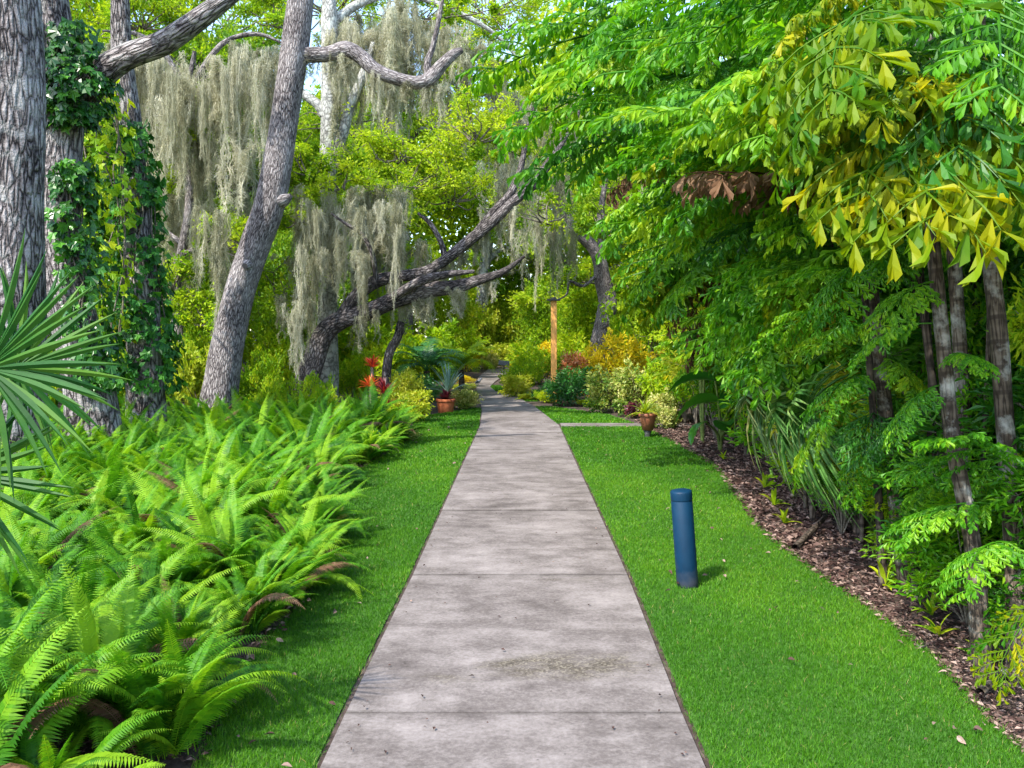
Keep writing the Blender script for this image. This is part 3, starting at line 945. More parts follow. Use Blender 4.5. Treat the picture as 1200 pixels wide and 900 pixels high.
# slender oak filling the gap left of the leaning trunk
oak('oak_tree', 'slender oak with bright yellow green leaves between ivy trunk and leaning oak',
    [([gp(212, 505, 17.5) * [1, 1, 0], gp(214, 430, 17.5), gp(206, 340, 17.5), gp(222, 240, 17.5), gp(214, 150, 17.5), gp(228, 60, 17.5)], [.15, .12, .10, .09, .07, .04]),
     ([gp(222, 110, 17.5), gp(190, 60, 17.3), gp(160, 40, 17), gp(120, 36, 16.6)], [.06, .055, .045, .02]),
     ([gp(224, 100, 17.5), gp(260, 52, 17.5), gp(300, 40, 17.6), gp(335, 52, 17.7)], [.06, .055, .045, .02]),
     ([gp(210, 300, 17.5), gp(240, 285, 17.4), gp(262, 262, 17.3)], [.06, .05, .02]),
     ([gp(160, 235, 17.6), gp(185, 262, 17.5), gp(212, 285, 17.5)], [.02, .04, .06])],
    [(gp(230, 160, 17.6), (.8, .6, .8), 12, 230, .7), (gp(180, 230, 17.8), (.7, .6, .9), 11, 230, .8), (gp(262, 285, 17.2), (.7, .6, .6), 10, 230, .75), (gp(200, 330, 17.2), (.9, .6, .7), 10, 230, .7), (gp(245, 370, 17), (.9, .6, .6), 10, 230, .7), (gp(250, 90, 18), (.7, .6, .5), 8, 230, .5), (gp(150, 130, 18.2), (.6, .5, .8), 7, 230, .6), (gp(165, 20, 19), (1.5, .8, .9), 16, 230, .6), (gp(255, -5, 19.5), (1.4, .8, .8), 14, 230, .6), (gp(325, 20, 20), (1.0, .8, .8), 9, 230, .6), (gp(120, -20, 19), (1.2, .8, .8), 12, 230, .5)], mat=M['barkfine'])
# the great sprawling oak
oak('oak_tree', 'sprawling moss draped oak with two long limbs leaning over toward the path',
    [([gp(356, 488, 18) * [1, 1, 0] - [0, 0, .1], gp(358, 455, 18), gp(368, 422, 18), gp(380, 390, 18), gp(402, 374, 18), gp(430, 366, 18), gp(462, 352, 18), (gp(500, 340, 18)), gp(535, 336, 18), gp(562, 328, 18), gp(590, 318, 18), gp(615, 300, 18)], [.32, .25, .23, .22, .20, .19, .18, .165, .14, .11, .07, .03]),
     ([gp(396, 378, 18), gp(415, 350, 18), gp(440, 330, 18), gp(468, 324, 18), gp(500, 318, 18), gp(525, 302, 18), gp(550, 282, 18), gp(575, 262, 18), gp(600, 238, 18), gp(625, 216, 18), gp(648, 184, 18), gp(668, 150, 18.2), gp(690, 110, 18.5)], [.15, .145, .135, .125, .12, .12, .115, .11, .105, .10, .08, .06, .03]),
     ([gp(548, 285, 18.1), gp(578, 250, 18.25), gp(600, 224, 18.3), gp(612, 190, 18.4), gp(618, 150, 18.5), gp(632, 110, 18.6)], [.09, .10, .09, .06, .05, .03]),
     ([gp(522, 304, 18), gp(516, 282, 18.1), gp(504, 262, 18.2), gp(490, 250, 18.3)], [.07, .06, .05, .03]),
     ([gp(455, 352, 17.9), gp(488, 332, 17.7), gp(520, 322, 17.6), gp(556, 318, 17.6)], [.10, .10, .08, .04]),
     ([gp(440, 330, 17.9), gp(437, 300, 17.7), gp(424, 275, 17.6), gp(405, 262, 17.5), gp(388, 250, 17.5)], [.05, .05, .045, .035, .02]),
     ([gp(470, 378, 18.2), gp(466, 395, 18.3), gp(455, 420, 18.4), gp(450, 478, 18.4) * [1, 1, 0]], [.08, .09, .10, .11])],
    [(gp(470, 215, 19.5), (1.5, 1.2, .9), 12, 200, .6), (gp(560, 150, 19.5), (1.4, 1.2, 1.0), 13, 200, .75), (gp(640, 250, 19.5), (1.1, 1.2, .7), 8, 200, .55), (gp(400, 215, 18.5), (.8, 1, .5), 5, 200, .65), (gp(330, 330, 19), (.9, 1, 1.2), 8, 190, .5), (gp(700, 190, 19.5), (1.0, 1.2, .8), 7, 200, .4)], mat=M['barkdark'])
# right oak
oak('oak_tree', 'crooked grey oak trunk above the yellow shrubs on the far right of the path',
    [([gp(702, 454, 28) * [1, 1, 0], gp(702, 410, 28), gp(709, 375, 28), gp(712, 352, 28), gp(706, 328, 28), gp(703, 308, 28), gp(695, 290, 28), gp(680, 274, 28), gp(660, 245, 28.5), gp(650, 205, 29)], [.36, .31, .31, .30, .27, .24, .22, .2, .12, .06]),
     ([gp(702, 310, 28), gp(706, 285, 28), gp(704, 250, 28.3), gp(712, 200, 28.6)], [.17, .15, .13, .06]),
     ([gp(700, 322, 27.9), gp(684, 335, 27.6), gp(668, 330, 27.4), gp(664, 345, 27.2), gp(652, 352, 27)], [.06, .05, .045, .03, .02])],
    [(gp(690, 200, 29), (3.0, 2.5, 1.5), 20, 200, .55), (gp(650, 235, 30), (1.8, 1.5, .8), 8, 200, .8), (gp(760, 240, 29), (2, 2, 1.5), 12, 200, .35)], mat=M['barkfine'])

# trees of the woods behind
woods = []
for i in range(4):
    t = thing('oak_tree', 'live oak in the woods behind the leaning oaks', 'tree', (0, 0, -50), 'live oaks of the woods behind')
    mb = MB(); tw = MB()
    hh = U(5.5, 7.0)
    ln = rng.normal(0, .5, 2)
    top = np.array([ln[0], ln[1], hh])
    trunk = MB()
    tube(trunk, [(0, 0, -.1), (ln[0] * .2, ln[1] * .2, hh * .35), (ln[0] * .7, ln[1] * .7, hh * .7), top], [.30, .24, .20, .14], 16, 7, .07)
    for k in range(7):
        a = U(0, 6.28); z0 = U(.35, 1)
        p0 = np.array([ln[0] * z0, ln[1] * z0, hh * z0])
        d = np.array([math.cos(a), math.sin(a), U(.1, .7)])
        q = p0 + d * U(1.5, 3)
        tube(trunk, [p0, p0 + d * .8 + [0, 0, .2], q + rng.normal(0, .25, 3)], [.12, .09, .03], 8, 6, .05)
        crown_mesh(mb, q + [0, 0, .2], (1.5, 1.5, .8), 12, 190, .125, U(.3, .8), tw=tw)
        crown_mesh(mb, p0 + d * .7, (1.2, 1.2, .9), 8, 190, .125, U(.3, .8))
    crown_mesh(mb, top + [0, 0, 1.0], (2.6, 2.6, 1.6), 30, 190, .125, .5, tw=tw)
    trunk.build('trunk', M['barkfine'] if i % 2 else M['palebark'], t, True)
    mb.build('crown', M['oak'] if i < 3 else M['oakdark'], t)
    tw.build('twig_foliage', M['twig'], t, True)
    woods.append(t)
spots = [(-13, 24), (-13.5, 20), (-10.8, 29),  (-10.5, 30), (-7, 32), (-6.2, 38), (-14.5, 33), (1.6, 50), (3.4, 36), (5.0, 32), (4.3, 41), (8, 36), (-17, 27), (-20, 36), (7, 27), (5.2, 23.5), (11, 30), (10, 22), (-12.5, 41), (-11, 45), (7.5, 46)]
tallspots = [(-11.8, 25.5), (-14.8, 26), (-12, 33), (-9, 41), (-6, 45), (2.6, 40), (-17.5, 29), (-12.5, 35), (3.5, 44), (-2.4, 48.5)]
for i, (x, y) in enumerate(spots + tallspots):
    drop(woods[i % 4], (x, y, 0), U(0, 6.28), (U(.95, 1.25), U(.95, 1.25), U(.95, 1.35)) if i < len(spots) else (U(1.2, 1.5), U(1.2, 1.5), U(1.55, 1.9)),
         'live oak with yellow green leaves in the woods beyond the moss curtains' if x < 0 else 'live oak with yellow green leaves in the woods right of the far path')
    # label must follow the group it belongs to
for o in bpy.data.objects:
    if o.get('group') == 'live oaks of the woods behind':
        o['group'] = 'woods oaks left of the path' if o['label'].endswith('curtains') else 'woods oaks right of the path'

# far treeline that closes the view
mb = MB()
n = 200000
a = U(-1.25, 1.25, n)
r = U(50, 64, n)
x, y = r * np.sin(a), r * np.cos(a)
top = 17 + 4 * np.sin(a * 9 + 1) + 2.5 * np.sin(a * 23) + 1.2 * np.sin(a * 51)
z = U(0, 1, n) ** .9 * top
tin = .5 + .25 * np.sin(a * 31 + z * .9) + .2 * np.sin(a * 67 - z * 1.3) + rng.normal(0, .12, n)
place(mb, T_diamond(.6), np.stack([x, y, z], -1), rdir(n), rdir(n), U(.32, .62, n), np.clip(tin, 0, 1))
tag(mb.build('treeline', M['far']), 'far bright green wall of woodland foliage closing the view', 'woodland', kind='stuff')


# hanging moss
def moss_mesh(L=1.6, w=.45, nw=9):
    """a clump of tapering, tangled tails made of fine curled hairs"""
    mb = MB()
    for k in range(nw):
        cx, cy_ = rng.normal(0, w * .32), rng.normal(0, w * .22)
        l = L * np.clip(rng.beta(1.3, 1.9), .12, 1) * 1.05
        r0 = U(.05, .12) * (1 + .4 * (l > .6 * L))
        z0 = U(-.30, .08) * L * .5
        ph = U(0, 6.28, 4)
        am = U(.03, .09)
        ti0 = np.clip(rng.normal(.5, .18), .1, .9)
        path = lambda q: np.stack([cx + am * np.sin(q * 6 * l + ph[0]) + am * .5 * np.sin(q * 15 * l + ph[1]), cy_ + am * np.cos(q * 5 * l + ph[2]), z0 - l * q], -1)
        m = int(230 * (.35 + l / L))
        q = U(0, 1, m) ** .85
        rad = r0 * (1 - q) ** .6 * (.75 + .45 * np.sin(q * 11 * l + ph[3])) + .008
        a = U(0, 6.28, m)
        rr = rad * np.sqrt(U(0, 1, m))
        pos = path(q) + np.stack([rr * np.cos(a), rr * np.sin(a), np.zeros(m)], -1)
        dd = rdir(m) * [1, 1, .7] + [0, 0, -.75]
        place(mb, T_blade(1, .55), pos, dd, rdir(m), U(.05, .15, m), np.clip(ti0 + rng.normal(0, .16, m), 0, 1), U(.004, .009, m))
        for c in range(5):                              # long core strands
            S = 12
            tt = np.linspace(0, 1, S)
            mid = path(tt * U(.7, 1.08)) + np.stack([rng.normal(0, r0 * .35) * (1 - tt * .8) + .02 * np.sin(tt * U(8, 20) + c), rng.normal(0, r0 * .35) * (1 - tt * .8), np.zeros(S)], -1)
            sd = np.array([math.cos(c), math.sin(c), 0]) * .006
            v = np.stack([mid - sd, mid + sd], 1).reshape(-1, 3)
            ii_ = np.arange(S - 1) * 2
            mb.add(v, np.stack([ii_, ii_ + 1, ii_ + 3, ii_ + 2], -1), ti0)
    return mb.build('spanish_moss', M['moss'])


mosses = [moss_mesh(U(1.3, 1.8), U(.4, .65), 10) for _ in range(9)]
MN = [0]


def hang(px, py, Y, lpx, wpx=None, zone='moss'):
    i = MN[0] % 9
    c = mosses[i] if MN[0] < 9 else mosses[i].copy()
    if MN[0] >= 9:
        COL.objects.link(c)
    MN[0] += 1
    p = P(px, py, Y)
    c.location = p
    sz = lpx * Y / F / 1.35
    sx = (wpx * Y / F / .42) if wpx else U(.8, 1.4)
    c.scale = (sx, sx, sz)
    c.rotation_euler = (0, 0, U(0, 6.28))
    lab = {'left': 'long grey spanish moss curtain hanging left of the leaning oak trunk', 'top': 'grey spanish moss hanging under the high limbs right of the leaning oak',
           'mid': 'thick grey spanish moss draped over the sprawling oak', 'far': 'pale spanish moss hanging in the far woods by the path'}[zone]
    tag(c, lab, 'spanish moss', {'left': 'moss curtains left of the leaning oak', 'top': 'moss under the high limbs', 'mid': 'moss on the sprawling oak', 'far': 'moss in the far woods'}[zone])


for k in range(50):
    x = U(140, 335)
    hang(x, np.interp(x, [120, 160, 190, 222, 260, 300, 335], [36, 40, 60, 80, 52, 40, 52]) + abs(rng.normal(0, 20)), 17.4 + rng.normal(0, .5), U(40, 130), U(10, 26), 'left')
for k in range(34):
    hang(U(150, 300), U(130, 300), U(16, 20), U(60, 150), U(14, 34), 'left')
for k in range(62):
    x = U(385, 615)
    hang(x, np.interp(x, [386, 420, 470, 530, 580, 620], [30, 6, -4, 14, 42, 85]) + abs(rng.normal(0, 34)), np.interp(x, [386, 620], [20, 21.6]) + rng.normal(0, .5), U(40, 130), U(10, 26), 'top')
for k in range(14):
    x = U(360, 520)
    hang(x, np.interp(x, [360, 405, 440, 500, 540], [60, 60, 84, 98, 70]) + 4, 15, U(15, 50), U(8, 18), 'top')
for k in range(36):
    x = U(335, 490)
    hang(x, U(215, 300), U(18.3, 19.6), U(40, 105), U(9, 24), 'mid')
for k in range(17):
    x = U(350, 470)
    hang(x, U(215, 300), U(17.1, 17.8), U(40, 95), U(8, 18), 'mid')
for k in range(22):
    x = U(450, 625)
    hang(x, np.interp(x, [450, 500, 540, 575, 600, 625], [328, 318, 290, 262, 238, 216]) + U(2, 8), U(17.95, 18.3), U(18, 50), U(7, 15), 'mid')
for k in range(12):
    x = U(420, 600)
    hang(x, np.interp(x, [420, 462, 500, 562, 600], [366, 352, 342, 328, 315]) + 3, U(17.7, 18.2), U(15, 40), U(8, 18), 'mid')
for k in range(40):
    x = random.choice([U(560, 672), U(560, 672), U(738, 800)])
    hang(x, U(100, 270), U(25, 34), U(40, 110), U(10, 24), 'far')
for k in range(7):
    hang(U(325, 365), U(330, 380), U(17, 19), U(40, 80), U(12, 24), 'mid')

# ------------------------------------------------------------------ ivy
def ivy(name, label, trunk_pts, rad, n, mat, L=.11, off=(.02, .12), span=(0, 6.28)):
    p = smooth_path(trunk_pts, 10)
    t_ = U(0, 1, n) * (len(p) - 1.001)
    i = t_.astype(int)
    f = (t_ - i)[:, None]
    c = p[i] * (1 - f) + p[i + 1] * f
    rr = np.interp(t_ / (len(p) - 1), np.linspace(0, 1, len(rad)), rad) + U(*off, n)
    a = U(*span, n)
    d = np.stack([np.cos(a), np.sin(a), np.zeros(n)], -1)
    keep = np.sin(a * 2.3 + t_ * .55 + n) + .8 * np.sin(a * 4.1 - t_ * .9) + rng.normal(0, .5, n) > -.7
    c, rr, a, d, n = c[keep], rr[keep], a[keep], d[keep], int(keep.sum())
    pos = c + d * rr[:, None]
    b = p[0] * [1, 1, 0]
    mb = MB()
    place(mb, T_lobed(.95), pos - b, np.stack([rng.normal(0, .5, n), rng.normal(0, .5, n), np.full(n, -1.)], -1) + d * .5, d + rng.normal(0, .35, (n, 3)) + [0, 0, .35], L * U(.45, 1.35, n), np.clip(rng.normal(.5, .28, n), 0, 1))
    t = thing(name, label, 'ivy', b)
    mb.build('leaves', mat, t)
    vm = MB()
    for k in range(5):
        a0 = U(*span)
        pp = []
        for j in range(0, len(p), 4):
            aa = a0 + .5 * math.sin(j * .35 + k)
            r2 = float(np.interp(j / (len(p) - 1), np.linspace(0, 1, len(rad)), rad)) + .02
            pp.append(p[j] - b + r2 * np.array([math.cos(aa), math.sin(aa), 0]))
        if len(pp) > 2:
            tube(vm, pp, .011, 5, 4)
    vm.build('stem', M['twig'], t, True)
    return t


ivy('ivy', 'bright ivy clump in the crotch of the furrowed oak', [gp(84, 30, 10.9), gp(88, 70, 10.9), gp(94, 100, 10.85), gp(92, 125, 10.9), gp(86, 150, 10.9)], [.12, .2, .24, .22, .1], 900, M['ivy'], .13, (0, .22), (3.3, 6.6))
ivy('ivy', 'ivy strand climbing the right side of the furrowed oak', [gp(112, 450, 11), gp(98, 400, 11), gp(86, 320, 11), gp(80, 240, 11), gp(84, 190, 11)], [.26, .22, .22, .2, .12], 1000, M['ivy'], .125, (.0, .2), (4.6, 7.4))
ivy('ivy', 'dense dark ivy smothering the slim trunk', [gp(174, 455, 13), gp(168, 400, 13), gp(166, 330, 13), gp(158, 230, 13), gp(150, 140, 13)], [.33, .36, .22, .25, .12], 2100, M['ivydark'], .13, (.0, .2))
ivy('vine', 'yellow green vines hanging beside the dark ivy trunk', [gp(118, 430, 12.4), gp(122, 330, 12.4), gp(124, 240, 12.4), gp(118, 150, 12.4), gp(112, 90, 12.2)], [.22, .25, .24, .22, .15], 900, M['bush'], .13, (.0, .22))

# ------------------------------------------------------------------ fan palms
def fan_leaf(nb, Lb, w, mat, spread=(-2.2, 2.2), cup=.25, droop=.25, parent=None, hang_=0.0, jit=.06):
    """palmate leaf in its own XZ plane: blades radiate around +Z at the origin, face towards -Y"""
    mb = MB()
    S = 7
    for k in range(nb):
        a = np.interp(k, [0, nb - 1], spread) + rng.normal(0, jit)
        l = Lb * (1 - .22 * abs(a / max(abs(spread[0]), .1)) ** 2) * U(.9, 1.06)
        tt = np.linspace(0, 1, S)
        d = np.array([math.sin(a), 0, math.cos(a)])
        sd = np.array([math.cos(a), 0, -math.sin(a)])
        mid = d * (tt * l)[:, None] + np.array([0, -1, 0]) * (cup * l * np.sin(tt * 1.4))[:, None] + np.array([0, 0, -1.]) * (droop * l * tt ** 2.6 + hang_ * l * tt ** 1.5)[:, None]
        mid += rng.normal(0, .012, (1, 3)) * tt[:, None]
        ww = w * np.interp(tt, [0, .18, .5, .8, 1], [.25, .8, 1, .55, .03])[:, None] / 2
        fold = np.array([0, 1, 0]) * ww * .8
        v = np.stack([mid - sd * ww + fold, mid, mid + sd * ww + fold], 1).reshape(-1, 3)
        i = np.arange(S - 1) * 3
        ti = np.clip(rng.normal(.45, .22), 0, 1)
        mb.add(v, np.concatenate([np.stack([i, i + 1, i + 4, i + 3], -1), np.stack([i + 1, i + 2, i + 5, i + 4], -1)]), np.repeat(np.clip(ti + .25 * (tt - .5), 0, 1), 3))
    return mb.build('leaf', mat, parent)


c = P(-16, 432, 3.1)
b = np.array([c[0] - .35, 3.25, 0])
t = thing('fan_palm', 'blue green fan palm with stiff pointed leaves at the photo edge above the ferns', 'palm', b)
for off, rot, L_, n_, sp in [((0, 0, 0), (R(-8), R(62), R(-12)), .55, 32, (-2.5, 1.75)), ((-.22, .55, -.02), (R(-20), R(50), R(15)), .5, 28, (-2.2, 2.2)), ((-.28, .25, -.42), (R(-25), R(100), R(-20)), .52, 28, (-2, 2))]:
    o = fan_leaf(n_, L_, .028, M['fan'], sp, .12, .10, t)
    o.location = c + np.array(off) - b
    o.rotation_euler = rot
    mb = MB()
    e = c + np.array(off) - b
    tube(mb, [(0, 0, 0), (e[0] * .3 - .05, e[1] * .3, e[2] * .6), e], [.03, .018, .012], 8, 6)
    mb.build('petiole', M['stem'], t, True)

# drooping fan palm at the foot of the thicket
for (px, py, Y, L_, n_, mt, lab) in [(945, 482, 7.0, .74, 44, 'fanlight', 'drooping fan palm with long grey green leaf strips at the mulch edge'), (905, 466, 8.2, .82, 36, 'fandry', 'pale drooping fan palm behind the grey green one at the mulch edge')]:
    c = P(px, py, Y)
    t = thing('fan_palm', lab, 'palm', (c[0] + .7, Y + .4, 0))
    b = np.array([c[0] + .7, Y + .4, 0])
    for off, rz in (((0, 0, 0), .3), ((.12, .35, .10), -.4), ((-.10, .5, -.05), .8)):
        o = fan_leaf(n_, L_, .035, M[mt], (-2.9, 1.2), .45, .5, t, .35, .1)
        o.location = c + np.array(off) - b
        o.rotation_euler = (R(-15), R(-60), rz)
        e = c + np.array(off) - b
        mb = MB()
        tube(mb, [(0, 0, 0), (e[0] * .25, e[1] * .3, e[2] * .9), e], [.035, .02, .012], 8, 6)
        mb.build('petiole', M['stem'], t, True)


# broad paddle leaves
def paddle_leaf(L, w, parent):
    mb = MB()
    S = 14
    tt = np.linspace(0, 1, S)
    ww = w * np.interp(tt, [0, .1, .35, .7, .9, 1], [.3, .75, 1, .85, .5, .03]) / 2
    mid = np.stack([np.zeros(S), tt * L * .92, .28 * L * tt - .55 * L * tt ** 2.2], -1)
    ys = [-1, -.5, 0, .5, 1]
    v = np.stack([mid + np.stack([ww * s, np.zeros(S), np.abs(s) * ww * .35 + .012 * np.sin(tt * 40) * abs(s)], -1) for s in ys], 1).reshape(-1, 3)
    i = (np.arange(S - 1)[:, None] * 5 + np.arange(4)[None]).ravel()
    mb.add(v, np.stack([i, i + 1, i + 6, i + 5], -1), U(.3, .7))
    o = mb.build('leaf', M['paddle'], parent, True)
    return o


def paddle_plant(label, base, leaves):
    b = np.array([base[0], base[1], 0.0])
    t = thing('paddle_plant', label, 'plant', b)
    for (px, py, Y, az, pit, rol, L_, w_) in leaves:         # where the blade leaves its stalk
        p = P(px, py, Y) - b
        o = paddle_leaf(L_, w_, t)
        o.location = p
        o.rotation_euler = (R(pit), R(rol), R(az))
        mb = MB()
        tube(mb, [(0, 0, 0), p * [.25, .25, .6], p], [.03, .02, .014], 8, 6)
        mb.build('petiole', M['stem'], t, True)


paddle_plant('broad leaved paddle plant leaning over the lawn corner', (2.95, 12.6), [(842, 470, 12.4, 95, -12, 35, .85, .34), (850, 505, 12.2, 175, 30, 10, .62, .34), (838, 446, 12.5, 85, 0, 30, .75, .30), (862, 470, 12.2, 150, 10, -20, .7, .3), (828, 495, 12.3, 120, -25, 15, .5, .22)])
paddle_plant('dark paddle plant higher up in the foliage wall', (2.9, 13.6), [(812, 360, 13.2, 80, 5, 30, .9, .32), (800, 340, 13.2, 110, 15, 30, .8, .30), (830, 400, 13.2, 140, 0, 10, .8, .3)])


# ------------------------------------------------------------------ fishtail palms and the thicket
def frond_mesh(mat, npair=11, arch=.16, L=.105, hang_=.75):
    mb = MB()
    S = 24
    tt = np.linspace(0, 1, S)
    rach = np.stack([.03 * np.sin(tt * 3), tt, arch * 4 * tt * (1 - tt) * (1 - .2 * tt)], -1)
    tube(mb, rach[::3], [.010, .008, .005, .002], 6, 3, tint=.25)
    for k in range(npair):
        s = .16 + .82 * (k + .5) / npair
        for sg in (-1, 1):
            s2 = s + U(-.02, .02)
            p0 = np.array([np.interp(s2, tt, rach[:, j]) for j in range(3)])
            sl = .36 * np.interp(s2, [0, .2, .5, .85, 1], [.5, .9, 1, .55, .3]) * U(.85, 1.1)
            d0 = unit(np.array([sg * 1.0, .75 + .6 * s2, U(-.05, .3)]))
            m = max(5, int(sl / (.022 if mat.name in ('fishtail_leaf', 'fishtail_lime_leaf') else .032)))
            q = np.linspace(.12, 1, m)
            sec = p0 + d0 * (q * sl)[:, None] + np.array([0, 0, -1]) * (.30 * sl * q ** 2)[:, None]
            mb_p = np.vstack([p0, sec[m // 2], sec[-1]])
            tube(mb, mb_p, [.004, .003, .001], 4, 3, tint=.35, cap=False)
            cs = np.cross(d0, [0, 0, 1.0])
            ti = np.clip(rng.normal(.5, .17), 0, 1)
            for s3 in (-1, 1):
                ax = d0 * .55 + cs * s3 * .55 + np.array([0, 0, -1]) * hang_ * U(.6, 1.2, m)[:, None] + rng.normal(0, .18, (m, 3))
                nr = unit(np.array([0, 0, .8]) + d0 * .5 - np.array([0, .2, 0]) + rng.normal(0, .45, (m, 3)))
                place(mb, T_fishtail(U(.28, .46), .07, .22), sec, ax, nr, L * U(.7, 1.2, m) * np.interp(q, [0, .6, 1], [.85, 1, .95]), np.clip(ti + rng.normal(0, .12, m), 0, 1))
    return mb.build('frond', mat)


FR = {}
for kd, mt, n_ in (('green', 'fish', 5), ('yellow', 'fishyellow', 3), ('lime', 'fishlime', 3), ('dark', 'fishdark', 3), ('dead', 'dead', 1)):
    FR[kd] = [frond_mesh(M[mt], {'dead': 6, 'yellow': 8}.get(kd, 9), U(.12, .2), .064 if kd in ('green', 'lime') else (.095 if kd == 'yellow' else .08), .75 if kd != 'dead' else 1.4) for _ in range(n_)]
USED = set()


def put_frond(parent, base, kd, B, T, roll=0.0):
    src = random.choice(FR[kd])
    if src.name in USED:
        o = src.copy()
        COL.objects.link(o)
    else:
        o = src
        USED.add(src.name)
    v = np.array(T) - np.array(B)
    l = float(np.linalg.norm(v))
    az = math.atan2(-v[0], v[1])
    el = math.asin(v[2] / l)
    o.parent = parent
    o.location = np.array(B) - base
    o.rotation_mode = 'ZXY' if False else 'XYZ'
    from mathutils import Euler, Matrix
    mt = Matrix.Rotation(az, 4, 'Z') @ Matrix.Rotation(el, 4, 'X') @ Matrix.Rotation(roll, 4, 'Y')
    o.rotation_euler = mt.to_euler('XYZ')
    o.scale = (l, l, l)
    return o


def palm(name, label, stem, rad, fronds, mat, group=None):
    stem = np.array(stem, float)
    b = stem[0] * [1, 1, 0]
    t = thing(name, label, 'palm', b, group)
    mb = MB()
    tube(mb, stem - b, rad, 16, 10, .03)
    mb.build('trunk', mat, t, True)
    for kd, B, T in fronds:
        put_frond(t, b, kd, B, T, U(-.4, .4))
    return t


def auto_fronds(stem, zr, n, kinds, lean=(-1.0, -.35), lr=(1.3, 2.1)):
    stem = np.array(stem, float)
    p = smooth_path(stem, 10)
    out = []
    for k in range(n):
        z = U(*zr)
        j = int(np.argmin(np.abs(p[:, 2] - z)))
        B = p[j]
        a = math.atan2(lean[1], lean[0]) + rng.normal(0, .95)
        l = U(*lr)
        T = B + np.array([math.cos(a) * l, math.sin(a) * l, U(-.55, .75)])
        # keep the walk clear
        if T[0] < lawn_right(min(T[1], 15.8)) + .1 and T[2] < 2.6:
            T[0] = lawn_right(min(T[1], 15.8)) + U(.1, .6)
        T[2] = max(T[2], .75)
        out.append((random.choice(kinds), B, T))
    return out


def S_(*pp):
    return [gp(*p) for p in pp]


GR = 'fishtail palm stems in the thicket'
# named stems along the mulch edge
st = [gp(1064, 690, 5.76) * [1, 1, 0] - [0, 0, .05], gp(1052, 600, 5.8), gp(1040, 500, 5.85), gp(1028, 400, 5.9), gp(1018, 300, 6.0), gp(1010, 150, 6.1), gp(1000, -60, 6.3)]
palm('fishtail_palm', 'fishtail palm with a white blotched trunk at the mulch edge', st, [.075, .055, .05, .048, .046, .044, .04], auto_fronds(st, (1.9, 3.8), 9, ['green', 'lime', 'dark', 'green']) + [(k_, gp(1030, y0, 5.9), gp(x1, y1, Y1)) for k_, y0, x1, y1, Y1 in
      [('green', 330, 930, 330, 5.8), ('lime', 390, 945, 415, 5.6), ('green', 440, 960, 500, 5.5), ('green', 360, 890, 410, 6.2), ('lime', 420, 1080, 480, 5.4), ('green', 300, 985, 390, 5.3), ('dark', 480, 1010, 545, 5.4), ('lime', 460, 935, 560, 6.2), ('green', 500, 1000, 590, 5.7), ('green', 280, 1060, 330, 5.3)]], M['palmtrunk'])
st = [gp(1152, 785, 4.36) * [1, 1, 0] - [0, 0, .05], gp(1140, 640, 4.4), gp(1117, 520, 4.45), gp(1106, 410, 4.5), gp(1094, 290, 4.5), gp(1088, 180, 4.55), gp(1085, 20, 4.6), gp(1080, -150, 4.7)]
palm('fishtail_palm', 'fishtail palm with a ringed slender stem and yellow drooping leaflets', st, [.055, .042, .04, .037, .035, .034, .034, .03],
     [('yellow', gp(1085, 60, 4.6), gp(940, 190, 4.0)), ('yellow', gp(1088, 20, 4.6), gp(975, 130, 3.6)), ('yellow', gp(1088, 100, 4.6), gp(1010, 250, 3.7)), ('green', gp(1090, 100, 4.6), gp(880, 120, 5.2)), ('green', gp(1088, 0, 4.6), gp(800, 60, 5.8)),
      ('yellow', gp(1085, -30, 4.6), gp(905, 80, 4.6)), ('green', gp(1105, 380, 4.5), gp(1000, 430, 4.7)), ('lime', gp(1100, 330, 4.5), gp(1030, 400, 4.2)), ('green', gp(1110, 450, 4.5), gp(1050, 520, 4.3)), ('green', gp(1108, 420, 4.5), gp(1160, 440, 4.1)), ('dark', gp(1112, 470, 4.5), gp(1020, 530, 4.8)), ('lime', gp(1125, 560, 4.4), gp(1060, 600, 4.6))], M['palmtrunk'])
st = [gp(1196, 800, 4.15) * [1, 1, 0] - [0, 0, .05], gp(1188, 640, 4.5), gp(1178, 500, 4.6), gp(1170, 390, 4.65), gp(1158, 270, 4.7), gp(1150, 120, 4.7), gp(1140, -80, 4.8)]
palm('fishtail_palm', 'thick grey stemmed fishtail palm at the right photo edge', st, [.06, .048, .047, .046, .045, .042, .04],
     [('yellow', gp(1150, 90, 4.6), gp(1060, 270, 3.6)), ('yellow', gp(1148, 60, 4.6), gp(1110, 280, 3.5)), ('dark', gp(1150, 40, 4.6), gp(1130, 200, 3.6)), ('yellow', gp(1150, 60, 4.6), gp(1180, 240, 3.7)), ('green', gp(1150, 0, 4.6), gp(1175, 120, 3.5)),
      ('green', gp(1190, 560, 4.5), gp(1045, 560, 4.6)), ('green', gp(1192, 600, 4.4), gp(1050, 640, 4.3)), ('green', gp(1196, 560, 4.4), gp(1100, 520, 4.0)), ('yellow', gp(1160, 130, 4.6), gp(1010, 140, 3.7)), ('green', gp(1196, 640, 4.3), gp(1130, 700, 3.9)),
      ('yellow', gp(1240, 700, 4.0), gp(1165, 800, 3.8))], M['palmtrunk'])
